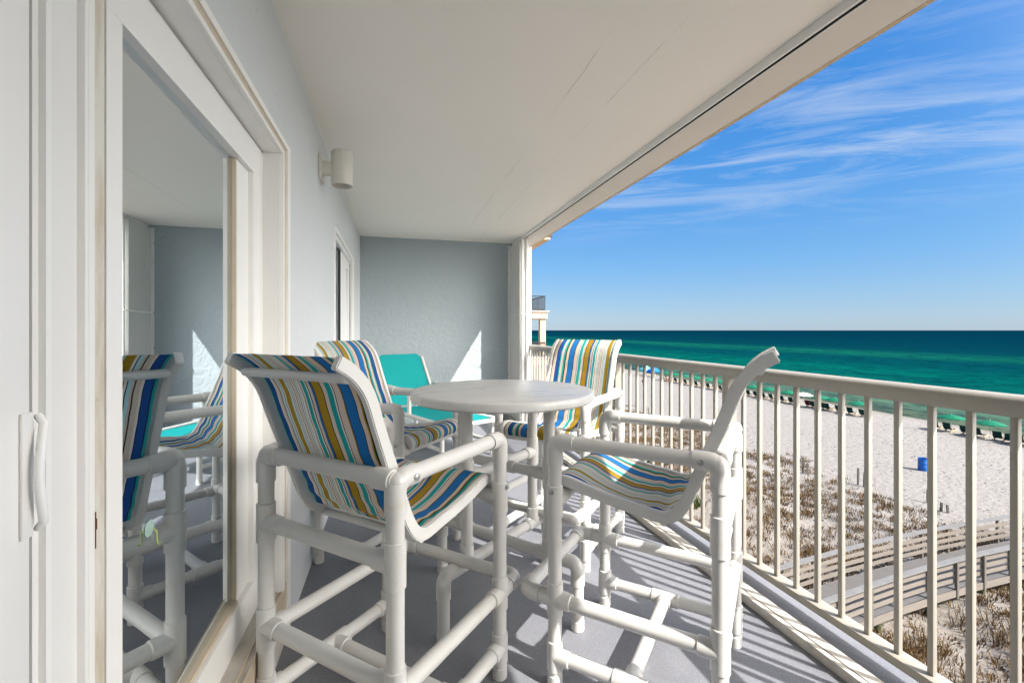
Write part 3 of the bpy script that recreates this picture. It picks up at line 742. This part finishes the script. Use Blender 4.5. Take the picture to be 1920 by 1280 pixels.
base = k.mix(k.noise(0.35, 5, 0.6), (0.212, 0.196, 0.181), (0.246, 0.228, 0.213))
vor = k.n('ShaderNodeTexVoronoi'); vor.inputs['Scale'].default_value = 1.9; vor.inputs['Randomness'].default_value = 1.0; k.l(k.pos(), vor.inputs['Vector'])
foot = k.math('MULTIPLY', k.rng(vor.outputs['Distance'], 0.24, 0.10), k.rng(k.noise(0.5, 3), 0.40, 0.55))
base = k.mix(k.math('MULTIPLY', foot, 0.38), base, (0.13, 0.115, 0.105))
base = k.mix(k.rng(k.noise(2.6, 5, 0.7, stretch=(1, 0.35, 1)), 0.57, 0.68, 0, 0.40), base, (0.14, 0.122, 0.108))
base = k.mix(k.rng(sp.outputs[0], 24, 13, 0, 0.55), base, k.mix(k.noise(1.1, 5, 0.7), (0.155, 0.115, 0.078), (0.27, 0.23, 0.18)))
base = k.mix(k.rng(sp.outputs[2], -10.36, -10.42, 0, 0.75), base, (0.16, 0.145, 0.115))
k.col(base); k.rough(0.9, 0.15)
hh = k.math('SUBTRACT', k.math('MULTIPLY', k.noise(2.2, 6, 0.6), 1.0), k.math('MULTIPLY', foot, 0.7))
k.bump(hh, 0.9, 0.16)
M['sand'] = k.m
o = done(b, 'beach_sand', M['sand'], smooth=60, origin=(0, 0, -10)); o['kind'] = 'structure'

# sea
b = B()
sxs = [52, 58, 60, 62, 66, 72, 80, 95, 120, 160, 220, 320, 600, 1200, 3000, 8000, 22000, 50000]
sys_ = [-50000, -12000, -3000, -800, -200, 0, 200, 800, 3000, 12000, 50000]
V = [[b.bm.verts.new((x, y, SEA)) for y in sys_] for x in sxs]
for i in range(len(sxs)-1):
    for j in range(len(sys_)-1): b.bm.faces.new((V[i][j], V[i+1][j], V[i+1][j+1], V[i][j+1]))
k = NT('gulf_water')
sp = k.n('ShaderNodeSeparateXYZ'); k.l(k.pos(), sp.inputs[0])
wx = k.math('ADD', sp.outputs[0], k.math('MULTIPLY', k.math('SUBTRACT', k.noise(0.012, 3, stretch=(1, 0.5, 1)), 0.5), 34))
wx = k.math('ADD', wx, k.math('MULTIPLY', k.math('SUBTRACT', k.noise(0.10, 3, stretch=(1, 0.35, 1)), 0.5), 8))
lg = k.math('LOGARITHM', k.math('MAXIMUM', wx, 50), 10)          # depth falls with the distance from the shore
ramp = k.n('ShaderNodeValToRGB'); k.l(k.rng(lg, 1.70, 3.70), ramp.inputs[0])
def lx(x): return (math.log10(x)-1.70)/2.0
stops = [(57, (0.12, 0.15, 0.10)), (64, (0.10, 0.165, 0.115)), (74, (0.058, 0.155, 0.115)), (84, (0.012, 0.15, 0.112)), (100, (0.002, 0.127, 0.097)), (122, (0.001, 0.100, 0.086)), (150, (0.001, 0.064, 0.073)), (172, (0.001, 0.058, 0.070)),
         (190, (0.003, 0.090, 0.078)), (215, (0.005, 0.115, 0.082)), (245, (0.001, 0.052, 0.066)), (300, (0.001, 0.039, 0.060)), (480, (0.0005, 0.031, 0.055)), (1000, (0.0005, 0.025, 0.050)), (4800, (0.0005, 0.022, 0.046))]
el = ramp.color_ramp.elements
el[0].position = lx(stops[0][0]); el[0].color = (*stops[0][1], 1); el[1].position = 1.0; el[1].color = (*stops[-1][1], 1)
for x, c in stops[1:-1]:
    e = el.new(lx(x)); e.color = (*c, 1)
cc = k.mix(k.rng(k.noise(0.055, 5, 0.65, stretch=(1, 0.28, 1)), 0.46, 0.66, 0, 0.60), ramp.outputs[0], (0.001, 0.042, 0.060))
cc = k.mix(k.rng(k.noise(0.34, 7, 0.75, stretch=(1, 0.55, 1)), 0.47, 0.60, 0, 0.62), cc, (0.0005, 0.022, 0.036))
k.col(k.mix(1.0, cc, (0.64, 0.64, 0.64), 'MULTIPLY')); k.rough(0.6, 0.0)
k.bump(k.math('ADD', k.noise(0.5, 5, 0.6, stretch=(1, 0.4, 1)), k.math('MULTIPLY', k.noise(2.0, 3, 0.6), 0.3)), 0.5, 0.6)
o = done(b, 'sea_water', k.m, smooth=0, origin=(0, 0, SEA)); o['kind'] = 'structure'

# ------------------------------------------------------------------ dune grass
def tuft(b, x, y, n, h, spread, w):
    z = gz(x, y)-0.03
    for i in range(n):
        a = random.uniform(0, 2*math.pi); r = random.uniform(0, spread)
        px, py = x+r*math.cos(a), y+r*math.sin(a)
        hh = h*random.uniform(0.5, 1.15); ln = random.uniform(0.15, 0.75)*hh; a2 = a+random.uniform(-0.9, 0.9)
        dx, dy = math.cos(a2)*ln, math.sin(a2)*ln; t = random.uniform(0, math.pi); wx_, wy_ = math.cos(t)*w/2, math.sin(t)*w/2
        v = [b.bm.verts.new(p) for p in ((px-wx_, py-wy_, z), (px+wx_, py+wy_, z), (px+dx*0.45+wx_*0.8, py+dy*0.45+wy_*0.8, z+hh*0.62), (px+dx*0.45-wx_*0.8, py+dy*0.45-wy_*0.8, z+hh*0.62), (px+dx, py+dy, z+hh*0.92))]
        b.bm.faces.new((v[0], v[1], v[2], v[3])); b.bm.faces.new((v[3], v[2], v[4]))
def grass_mat(name, a, b_, c_):
    k = NT(name); f = k.noise(1.7, 4, 0.7)
    k.col(k.mix(k.rng(k.noise(9, 3), 0.45, 0.7), k.mix(k.rng(f, 0.38, 0.62), a, b_), c_)); k.rough(0.85, 0.15); return k.m
M['grass'] = grass_mat('dry_dune_grass', (0.145, 0.085, 0.034), (0.075, 0.045, 0.024), (0.21, 0.15, 0.07))
M['green'] = grass_mat('green_blades', (0.05, 0.09, 0.02), (0.09, 0.11, 0.03), (0.16, 0.15, 0.06))
b = B(); cnt = 0
for i in range(21000):
    x = random.uniform(8.5, 31); y = random.uniform(7.5, 62)
    dens = mnoise.noise(Vector((x*0.33, y*0.33, 4.4)))*0.6 + mnoise.noise(Vector((x*0.11, y*0.11, 1.4)))*0.5 + 0.60
    edge = 28.5 + 1.0*mnoise.noise(Vector((y*0.3, 0, 0)))
    if x > edge: dens -= 0.75 if x > edge+1.0 else 0.35
    if x < 13: dens += 0.05
    if random.random() > dens*0.95: continue
    s_ = random.uniform(0.55, 1.25)
    tuft(b, x, y, int(15*s_)+3, 0.27*s_, 0.33*s_, 0.030); cnt += 1
for i in range(260):          # rank growth close under the building beside the boardwalk
    x = random.uniform(10.5, 19.5); y = random.uniform(7.6, 10.9)
    if mnoise.noise(Vector((x*0.5, y*0.5, 8.8))) < -0.02: continue
    tuft(b, x, y, 22, 0.62, 0.34, 0.022)
tag(done(b, 'dune_grass', M['grass'], smooth=0, origin=(20, 25, -10)), 'dry brown dune grass scattered over the white sand', 'grass', kind='stuff')
# a few green leafy dune plants
gp = [(16.9, 29.4, 0.9), (18.2, 31.0, 0.8), (16.4, 24.1, 0.7), (16.7, 22.7, 0.75), (15.6, 26.6, 0.7)]
gl_ = ['tallest dark green dune plant below the railing beside the far right chair', 'dark green dune plant growing just seaward of the tallest one', 'green spiky dune plant among dry grass behind the side-on chair seat',
       'green spiky dune plant nearest the boardwalk', 'low green dune plant between the tall ones and the spiky pair']
for (x, y, h), lab in zip(gp, gl_):
    b = B()
    for j in range(7): tuft(b, x+random.uniform(-0.5, 0.5), y+random.uniform(-0.5, 0.5), 26, h, 0.25, 0.05)
    tag(done(b, 'dune_plant', M['green'], smooth=0), lab, 'plant', 'green dune plants')

# ------------------------------------------------------------------ sand fence remains
M['wood'] = simple('weathered_wood', (0.27, 0.245, 0.215), 0.85, 0.15, 0.35, 7)
M['wood_dark'] = simple('grey_post_wood', (0.13, 0.12, 0.105), 0.9, 0.1, 0.3, 9)
sf = [(27.15, 29.2, 1.15, 'weathered fence post pair standing in sand left of the blue barrel, farthest back of three', 2), (27.9, 25.9, 1.1, 'weathered fence post pair in the middle of the dune edge', 2), (29.1, 22.9, 1.1, 'weathered fence posts with leaning slats nearest the blue barrel', 4),
      (30.0, 19.5, 0.75, 'short leaning fence stake in front of the blue barrel', 1), (29.35, 18.45, 0.5, 'stubby broken fence stake closest to the boardwalk', 2), (27.75, 50.0, 1.2, 'thin far fence stake behind the far chair arm', 1), (28.8, 47.9, 1.1, 'far fence stake pair on the dune edge near the standing beachgoer', 2)]
for x, y, h, lab, n in sf:
    t = thing('fence_post', lab, 'fence post', (x, y, gz(x, y)), 0, 'old sand fence posts')
    for j in range(n):
        dx, dy = (0, 0) if j == 0 else (0.05*j, -0.34*j); ln = random.uniform(-0.12, 0.12); hh = h*(1 if j == 0 else random.uniform(0.65, 1.0))
        b = B().beam((dx, dy, -0.25), (dx+ln*0.5, dy+ln, hh), 0.09 if j < 2 else 0.035, 0.09 if j < 2 else 0.02)
        done(b, 'stake', M['wood_dark'] if j < 2 else M['wood'], t, local=True, smooth=0)

# ------------------------------------------------------------------ blue barrel
bx, by = 36.6, 24.1
b = B(); b.lathe((bx, by, gz(bx, by)-0.04), [(0, 0), (0.27, 0), (0.285, 0.03), (0.285, 0.27), (0.297, 0.30), (0.285, 0.33), (0.285, 0.58), (0.297, 0.61), (0.285, 0.64), (0.28, 0.90), (0.29, 0.92), (0.27, 0.92), (0.265, 0.70), (0, 0.70)], 28)
tag(done(b, 'trash_barrel', simple('blue_plastic', (0.005, 0.11, 0.42), 0.45, 0.4, 0.05, 4)), 'blue plastic trash barrel standing on the open sand', 'barrel')

# ------------------------------------------------------------------ umbrellas and beach chairs
M['canopy'] = simple('green_canvas', (0.002, 0.125, 0.066), 0.8, 0.2, 0.1, 2)
M['canopy_w'] = simple('cream_canvas', (0.75, 0.70, 0.60), 0.8, 0.2, 0.05, 2)
M['pole'] = simple('umbrella_pole', (0.60, 0.56, 0.50), 0.6, 0.3)
M['canvas'] = simple('dark_green_canvas', (0.006, 0.045, 0.035), 0.8, 0.2, 0.1, 4)
M['maroon'] = simple('dark_red_canvas', (0.10, 0.012, 0.02), 0.8, 0.2, 0.1, 4)
M['lath'] = simple('pale_wood', (0.48, 0.33, 0.19), 0.7, 0.3, 0.1, 6)
def canopy(b, R_, H_, z0, tilt=0):
    seg = 16; rings = []
    for t in (0, 0.12, 0.35, 0.6, 0.82, 1.0):
        zc = z0 + H_*(1-t**1.7)
        ring = []
        for j in range(seg):
            a = 2*math.pi*j/seg; rr = R_*t*(1 if j % 2 == 0 else 0.965)
            ring.append(b.bm.verts.new((rr*math.cos(a), rr*math.sin(a), zc - (0.0 if j % 2 == 0 else -0.02*t))))
        rings.append(ring)
    for i in range(len(rings)-1):
        for j in range(seg): b.bm.faces.new((rings[i][j], rings[i][(j+1) % seg], rings[i+1][(j+1) % seg], rings[i+1][j]))
    low = []
    for j in range(seg):
        v = rings[-1][j].co; low.append(b.bm.verts.new((v.x*0.995, v.y*0.995, v.z-0.06)))
    for j in range(seg): b.bm.faces.new((rings[-1][j], rings[-1][(j+1) % seg], low[(j+1) % seg], low[j]))
def make_umbrella(lab, x, y, mat, group):
    t = thing('beach_umbrella', lab, 'umbrella', (x, y, gz(x, y)), 0, group)
    b = B(); canopy(b, 1.12, 0.34, 1.42); done(b, 'canopy', mat, t, local=True, smooth=0)
    done(B().sweep([(0, 0, -0.2), (0, 0, 1.85)], 0.022, 8), 'pole', M['pole'], t, local=True); return t
def make_lowchair(lab, x, y, rz, mat, group):
    t = thing('beach_chair', lab, 'beach chair', (x, y, gz(x, y)), rz, group)
    # faces +y
    b = B().beam((0, -0.10, 0.30), (0, 0.95, 0.24), 0.56, 0.05); done(b, 'seat', mat, t, local=True, smooth=0)
    b = B().beam((0, -0.08, 0.28), (0, -0.44, 0.94), 0.60, 0.05, (1, 0, 0.01)) if False else B().prism([(-0.08, 0.28), (-0.02, 0.30), (-0.36, 0.96), (-0.42, 0.93)], 'x', -0.30, 0.30)
    done(b, 'backrest', mat, t, local=True, smooth=0)
    b = B()
    for s_ in (-1, 1):
        b.beam((s_*0.31, -0.25, 0.02), (s_*0.31, 1.15, 0.26), 0.05, 0.07).beam((s_*0.31, 0.5, 0.0), (s_*0.31, -0.3, 0.62), 0.05, 0.06).beam((s_*0.31, 1.05, 0.0), (s_*0.31, 1.05, 0.38), 0.05, 0.05)
    done(b, 'frame', M['lath'], t, local=True, smooth=0); return t
GU, GC = 'green umbrellas along the water edge', 'beach chairs under the umbrellas'
rowu = [82.0, 79.2, 76.1, 72.9, 69.7, 66.5, 62.9, 58.8, 55.8, 52.4, 47.5, 45.4, 42.4, 33.4, 30.3, 27.3]
special = {33.4: 'green beach umbrella over three chairs, on the sand right of the blue barrel', 30.3: 'green beach umbrella over a pair of chairs, second nearest the viewer', 27.3: 'green beach umbrella at the right edge of the view, nearest of the row'}
u0 = c0 = None
SEAW = R(-78)                           # chairs look out to sea
for y in rowu:
    x = 54.6 if y < 36 else 54.0
    lab = special.get(y, 'green beach umbrella among the dense row along the water edge')
    if u0 is None: u0 = make_umbrella(lab, x, y, M['canopy'], GU)
    else: dup(u0, (x, y, gz(x, y)), random.uniform(0, 1), lab)
    n = 3 if y == 33.4 else 2
    offs = {3: (1.25, 0.1, -1.35), 2: (0.75, -0.75)}[n]
    for o_ in offs:
        cx_, cy_ = x-0.3, y+o_
        lab = 'dark green low beach chair facing the sea under an umbrella of the distant row'
        if y == 33.4: lab = 'dark green low beach chair under the umbrella that shades three chairs'
        if y == 30.3: lab = 'dark green low beach chair of the pair under the second nearest umbrella'
        if y == 27.3: lab = 'dark green low beach chair under the nearest umbrella at the right edge'
        if c0 is None: c0 = make_lowchair(lab, cx_, cy_, SEAW, M['canvas'], GC)
        else: dup(c0, (cx_, cy_, gz(cx_, cy_)), SEAW+random.uniform(-0.12, 0.12), lab)
dup(c0, (54.0, 28.6, gz(54, 28.6)), SEAW+0.3, 'dark green low beach chair alone in the sun between two nearest umbrellas')
make_umbrella('cream beach umbrella breaking the row of green umbrellas', 54.2, 50.2, M['canopy_w'], None)
make_lowchair('dark red beach chair beside the cream umbrella', 53.6, 48.9, SEAW, M['maroon'], None)
# two pop-up shelters
def shelter(lab, x, y, mat):
    t = thing('beach_tent', lab, 'beach tent', (x, y, gz(x, y)))
    b = B(); h = 2.0; a = 1.05
    v = [b.bm.verts.new(p) for p in ((-a, -a, h-0.55), (a, -a, h-0.55), (a, a, h-0.55), (-a, a, h-0.55), (0, 0, h+0.35))]
    lowv = [b.bm.verts.new((p.co.x*1.05, p.co.y*1.05, h-1.25 if i in (2, 3) else h-0.8)) for i, p in enumerate(v[:4])]
    for i in range(4): b.bm.faces.new((v[i], v[(i+1) % 4], v[4])); b.bm.faces.new((v[i], v[(i+1) % 4], lowv[(i+1) % 4], lowv[i]))
    done(b, 'canopy', mat, t, local=True, smooth=0)
    b = B()
    for p in ((-a, -a), (a, -a), (a, a), (-a, a)): b.beam((*p, -0.1), (*p, h-0.6), 0.05, 0.05, (1, 0, 0))
    done(b, 'leg', M['pole'], t, local=True, smooth=0)
shelter('pale turquoise beach tent at the far end of the umbrella row', 55.6, 92.6, simple('aqua_canvas', (0.16, 0.60, 0.62), 0.8, 0.2))
shelter('bright blue beach tent beside the pale turquoise one', 55.4, 89.2, simple('blue_canvas', (0.01, 0.15, 0.60), 0.8, 0.2))
# two beachgoers, far off
M['skin'] = simple('skin', (0.42, 0.25, 0.17), 0.6, 0.3); M['dark_cloth'] = simple('dark_cloth', (0.03, 0.03, 0.05), 0.85, 0.1)
M['red_cloth'] = simple('coral_cloth', (0.35, 0.10, 0.08), 0.85, 0.1); M['hair'] = simple('dark_hair', (0.03, 0.02, 0.015), 0.7, 0.2)
def person(lab, x, y, rz, shorts, stride):
    t = thing('person', lab, 'person', (x, y, gz(x, y)), rz)
    me = bpy.data.meshes.new('body'); bm = bmesh.new(); sl_ = bm.verts.layers.skin.verify()
    J = [((0, 0, 0.95), 0.13), ((0, 0.01, 1.15), 0.115), ((0, 0, 1.36), 0.14), ((0, 0.01, 1.50), 0.055), ((0, 0.02, 1.57), 0.075), ((0, 0.025, 1.68), 0.085), ((0, 0.02, 1.76), 0.05)]
    E = [(0, 1), (1, 2), (2, 3), (3, 4), (4, 5), (5, 6)]
    for s_ in (-1, 1):
        i = len(J)
        J += [((s_*0.19, 0, 1.42), 0.055), ((s_*0.24, -0.02*s_, 1.16), 0.042), ((s_*0.23, 0.10, 0.94), 0.033), ((s_*0.225, 0.13, 0.82), 0.035)]
        E += [(2, i), (i, i+1), (i+1, i+2), (i+2, i+3)]
        i = len(J); f = s_*stride
        J += [((s_*0.10, 0, 0.86), 0.09), ((s_*0.105, f*0.45+0.02, 0.48), 0.058), ((s_*0.105, f, 0.09), 0.04), ((s_*0.11, f+0.14, 0.035), 0.034)]
        E += [(0, i), (i, i+1), (i+1, i+2), (i+2, i+3)]
    vs = []
    for p, r in J:
        v = bm.verts.new(p); v[sl_].radius = (r, r); vs.append(v)
    vs[0][sl_].use_root = True
    for a, c in E: bm.edges.new((vs[a], vs[c]))
    bm.to_mesh(me); bm.free(); me.materials.append(M['skin'])
    o = bpy.data.objects.new('body', me); COL.objects.link(o); o.parent = t
    o.modifiers.new('skin', 'SKIN'); m = o.modifiers.new('sub', 'SUBSURF'); m.levels = 1; m.render_levels = 1
    b = B(); b.lathe((0, 0.0, 0), [(0.155, 1.02), (0.165, 0.90), (0.175, 0.80), (0.18, 0.72), (0.0, 0.78)], 12); done(b, 'shorts', shorts, t, local=True)
    b = B().ball((0, 0.005, 1.70), 0.098, 12); done(b, 'hair', M['hair'], t, local=True)
person('person in dark shorts walking on the sand toward the railing, farthest along the beach', 43.4, 73.4, R(-120), M['dark_cloth'], 0.16)
person('person in coral shorts standing on the sand beside the first far umbrella', 49.6, 75.3, R(40), M['red_cloth'], 0.05)

# ------------------------------------------------------------------ boardwalk
k = NT('boardwalk_planks')
tcn = k.n('ShaderNodeUVMap', uv_map='uv')
su = k.n('ShaderNodeSeparateXYZ'); k.l(tcn.outputs[0], su.inputs[0])
fr_ = k.math('FRACT', k.math('DIVIDE', su.outputs[0], 0.145))
gap = k.rng(k.math('ABSOLUTE', k.math('SUBTRACT', fr_, 0.5)), 0.40, 0.46)
base = k.mix(k.noise(3, 5, 0.7), (0.10, 0.095, 0.092), (0.155, 0.148, 0.145))
k.col(k.mix(gap, base, (0.035, 0.03, 0.03))); k.rough(0.85, 0.15); M['deck'] = k.m
k = NT('rail_wood')
k.col(k.mix(k.noise(5, 6, 0.7, stretch=(0.3, 0.3, 3)), (0.125, 0.108, 0.092), (0.22, 0.193, 0.168))); k.rough(0.85, 0.15); M['bwood'] = k.m
M['cap'] = simple('grey_cap_rail', (0.155, 0.152, 0.15), 0.8, 0.2, 0.25, 4)
M['pile'] = simple('mossy_pile', (0.075, 0.08, 0.045), 0.9, 0.1, 0.4, 5)
near = [(4, 9.9), (8.2, 10.36), (12.49, 10.89), (14.9, 11.25), (17.34, 11.56), (19.9, 11.78), (22.5, 11.9), (27, 12.0), (33, 12.05)]
def along(pl, step):
    out = []; carry = 0
    for (a, c) in zip(pl, pl[1:]):
        Ls = math.hypot(c[0]-a[0], c[1]-a[1]); q = carry
        while q < Ls: out.append((a[0]+(c[0]-a[0])*q/Ls, a[1]+(c[1]-a[1])*q/Ls)); q += step
        carry = q-Ls
    return out
def offset(pl, dd):
    out = []
    for i, p in enumerate(pl):
        a = pl[max(i-1, 0)]; c = pl[min(i+1, len(pl)-1)]; dx, dy = c[0]-a[0], c[1]-a[1]; Ls = math.hypot(dx, dy); out.append((p[0]-dy/Ls*dd, p[1]+dx/Ls*dd))
    return out
fine = along(near, 0.35)
far = offset(fine, 1.84)
DZ = -9.22
bw = thing('boardwalk', 'grey wooden boardwalk with plank railings curving over the dunes', 'boardwalk', (16, 12, DZ))
b = B(); ul = b.bm.loops.layers.uv.new('uv'); s_ = 0; prev = None
for i in range(len(fine)-1):
    ds = math.hypot(fine[i+1][0]-fine[i][0], fine[i+1][1]-fine[i][1])
    vs = [b.bm.verts.new((*p, DZ)) for p in (fine[i], fine[i+1], far[i+1], far[i])]; f = b.bm.faces.new(vs)
    for lp, u in zip(f.loops, ((s_, 0), (s_+ds, 0), (s_+ds, 1.84), (s_, 1.84))): lp[ul].uv = u
    vs2 = [b.bm.verts.new((*p, DZ-0.045)) for p in (fine[i], fine[i+1], far[i+1], far[i])]; b.bm.faces.new(vs2[::-1])
    s_ += ds
done(b, 'deck', M['deck'], bw, smooth=0)
for side, pl in ((0, fine), (1, far)):
    pl = offset(pl, -0.02 if side == 0 else 0.02)
    cs = pl[::6]+[pl[-1]]
    def run(z, w, h, nm, mat, off=0):
        b = B(); q = offset(cs, off)
        for a, c in zip(q, q[1:]): b.beam((*a, z), (*c, z), w, h)
        done(b, nm, mat, bw, smooth=0)
    run(DZ-0.13, 0.045, 0.235, 'rim_beam', M['bwood'])
    for z in (0.30, 0.555, 0.81): run(DZ+z, 0.035, 0.135, 'rail_board', M['bwood'], 0.06 if side == 0 else -0.06)
    run(DZ+1.06, 0.21, 0.042, 'cap_rail', M['cap'])
    out = offset(cs, -0.01 if side == 0 else 0.01)
    for i, p in enumerate(along(out, 1.55)):
        done(B().box(p[0]-0.045, p[0]+0.045, p[1]-0.045, p[1]+0.045, DZ-0.30, DZ+1.035), 'rail_post', M['wood_dark'], bw, smooth=0)
    for i, p in enumerate(along(offset(cs, 0.25 if side == 0 else -0.25), 2.9)):
        if p[0] < 6: continue
        done(B().sweep([(p[0], p[1], gz(*p)-0.3), (p[0], p[1], DZ-0.05)], 0.12, 12), 'pile', M['pile'], bw)

# ------------------------------------------------------------------ neighbouring building with tan balconies
M['tan'] = simple('tan_stucco', (0.50, 0.385, 0.28), 0.85, 0.2, 0.05, 1)
M['tan_lt'] = simple('pale_cornice', (0.66, 0.60, 0.52), 0.8, 0.2, 0.05, 1)
M['iron'] = simple('black_iron', (0.012, 0.014, 0.018), 0.5, 0.4)
nb = thing('neighbour_building', 'tan neighbouring building with black balcony railings beyond the partition wall', 'building', (0, 38, -10))
NY = 31.3
done(B().box(-16, 8.2, NY, 46, -10.3, 6.3), 'wall', M['tan'], nb, smooth=0)
b = B()
b.prism([(-16.6, 6.62), (10.9, 6.62), (10.9, 6.78), (8.6, 7.5), (-16.6, 7.5)], 'y', NY-0.8, 46.6); done(b, 'roof', simple('roof_brown', (0.10, 0.075, 0.06), 0.8, 0.2), nb, smooth=0)
done(B().box(-16.6, 10.75, NY-0.75, 46.5, 6.42, 6.615), 'eave', M['tan'], nb, smooth=0)
for zt in (1.39, -1.95, -5.3):
    done(B().box(8.21, 10.76, NY-0.1, 46, zt-0.55, zt-0.06), 'balcony_slab', M['tan'], nb, smooth=0)
    done(B().box(8.21, 10.86, NY-0.2, 46.1, zt-0.055, zt+0.02), 'slab_edge', M['tan_lt'], nb, smooth=0)
    b = B(); top = zt+1.07
    b.beam((8.3, NY, top), (10.6, NY, top), 0.06, 0.06).beam((10.6, NY, top), (10.6, 45, top), 0.06, 0.06).beam((8.3, NY, zt+0.12), (10.6, NY, zt+0.12), 0.05, 0.05).beam((10.6, NY, zt+0.12), (10.6, 45, zt+0.12), 0.05, 0.05)
    for i in range(16): b.beam((8.35+0.15*i, NY, zt+0.02), (8.35+0.15*i, NY, top), 0.025, 0.025, (1, 0, 0))
    for i in range(90): b.beam((10.6, NY+0.15*i, zt+0.02), (10.6, NY+0.15*i, top), 0.025, 0.025, (1, 0, 0))
    done(b, 'balcony_railing', M['iron'], nb, smooth=0)
for yc in (NY+0.02, NY+7, NY+14):
    for z0, z1 in ((-10.2, -5.86), (-5.28, -2.51), (-1.93, 0.835)):
        done(B().box(10.25, 10.66, yc, yc+0.42, z0, z1), 'column', M['tan'], nb, smooth=0)
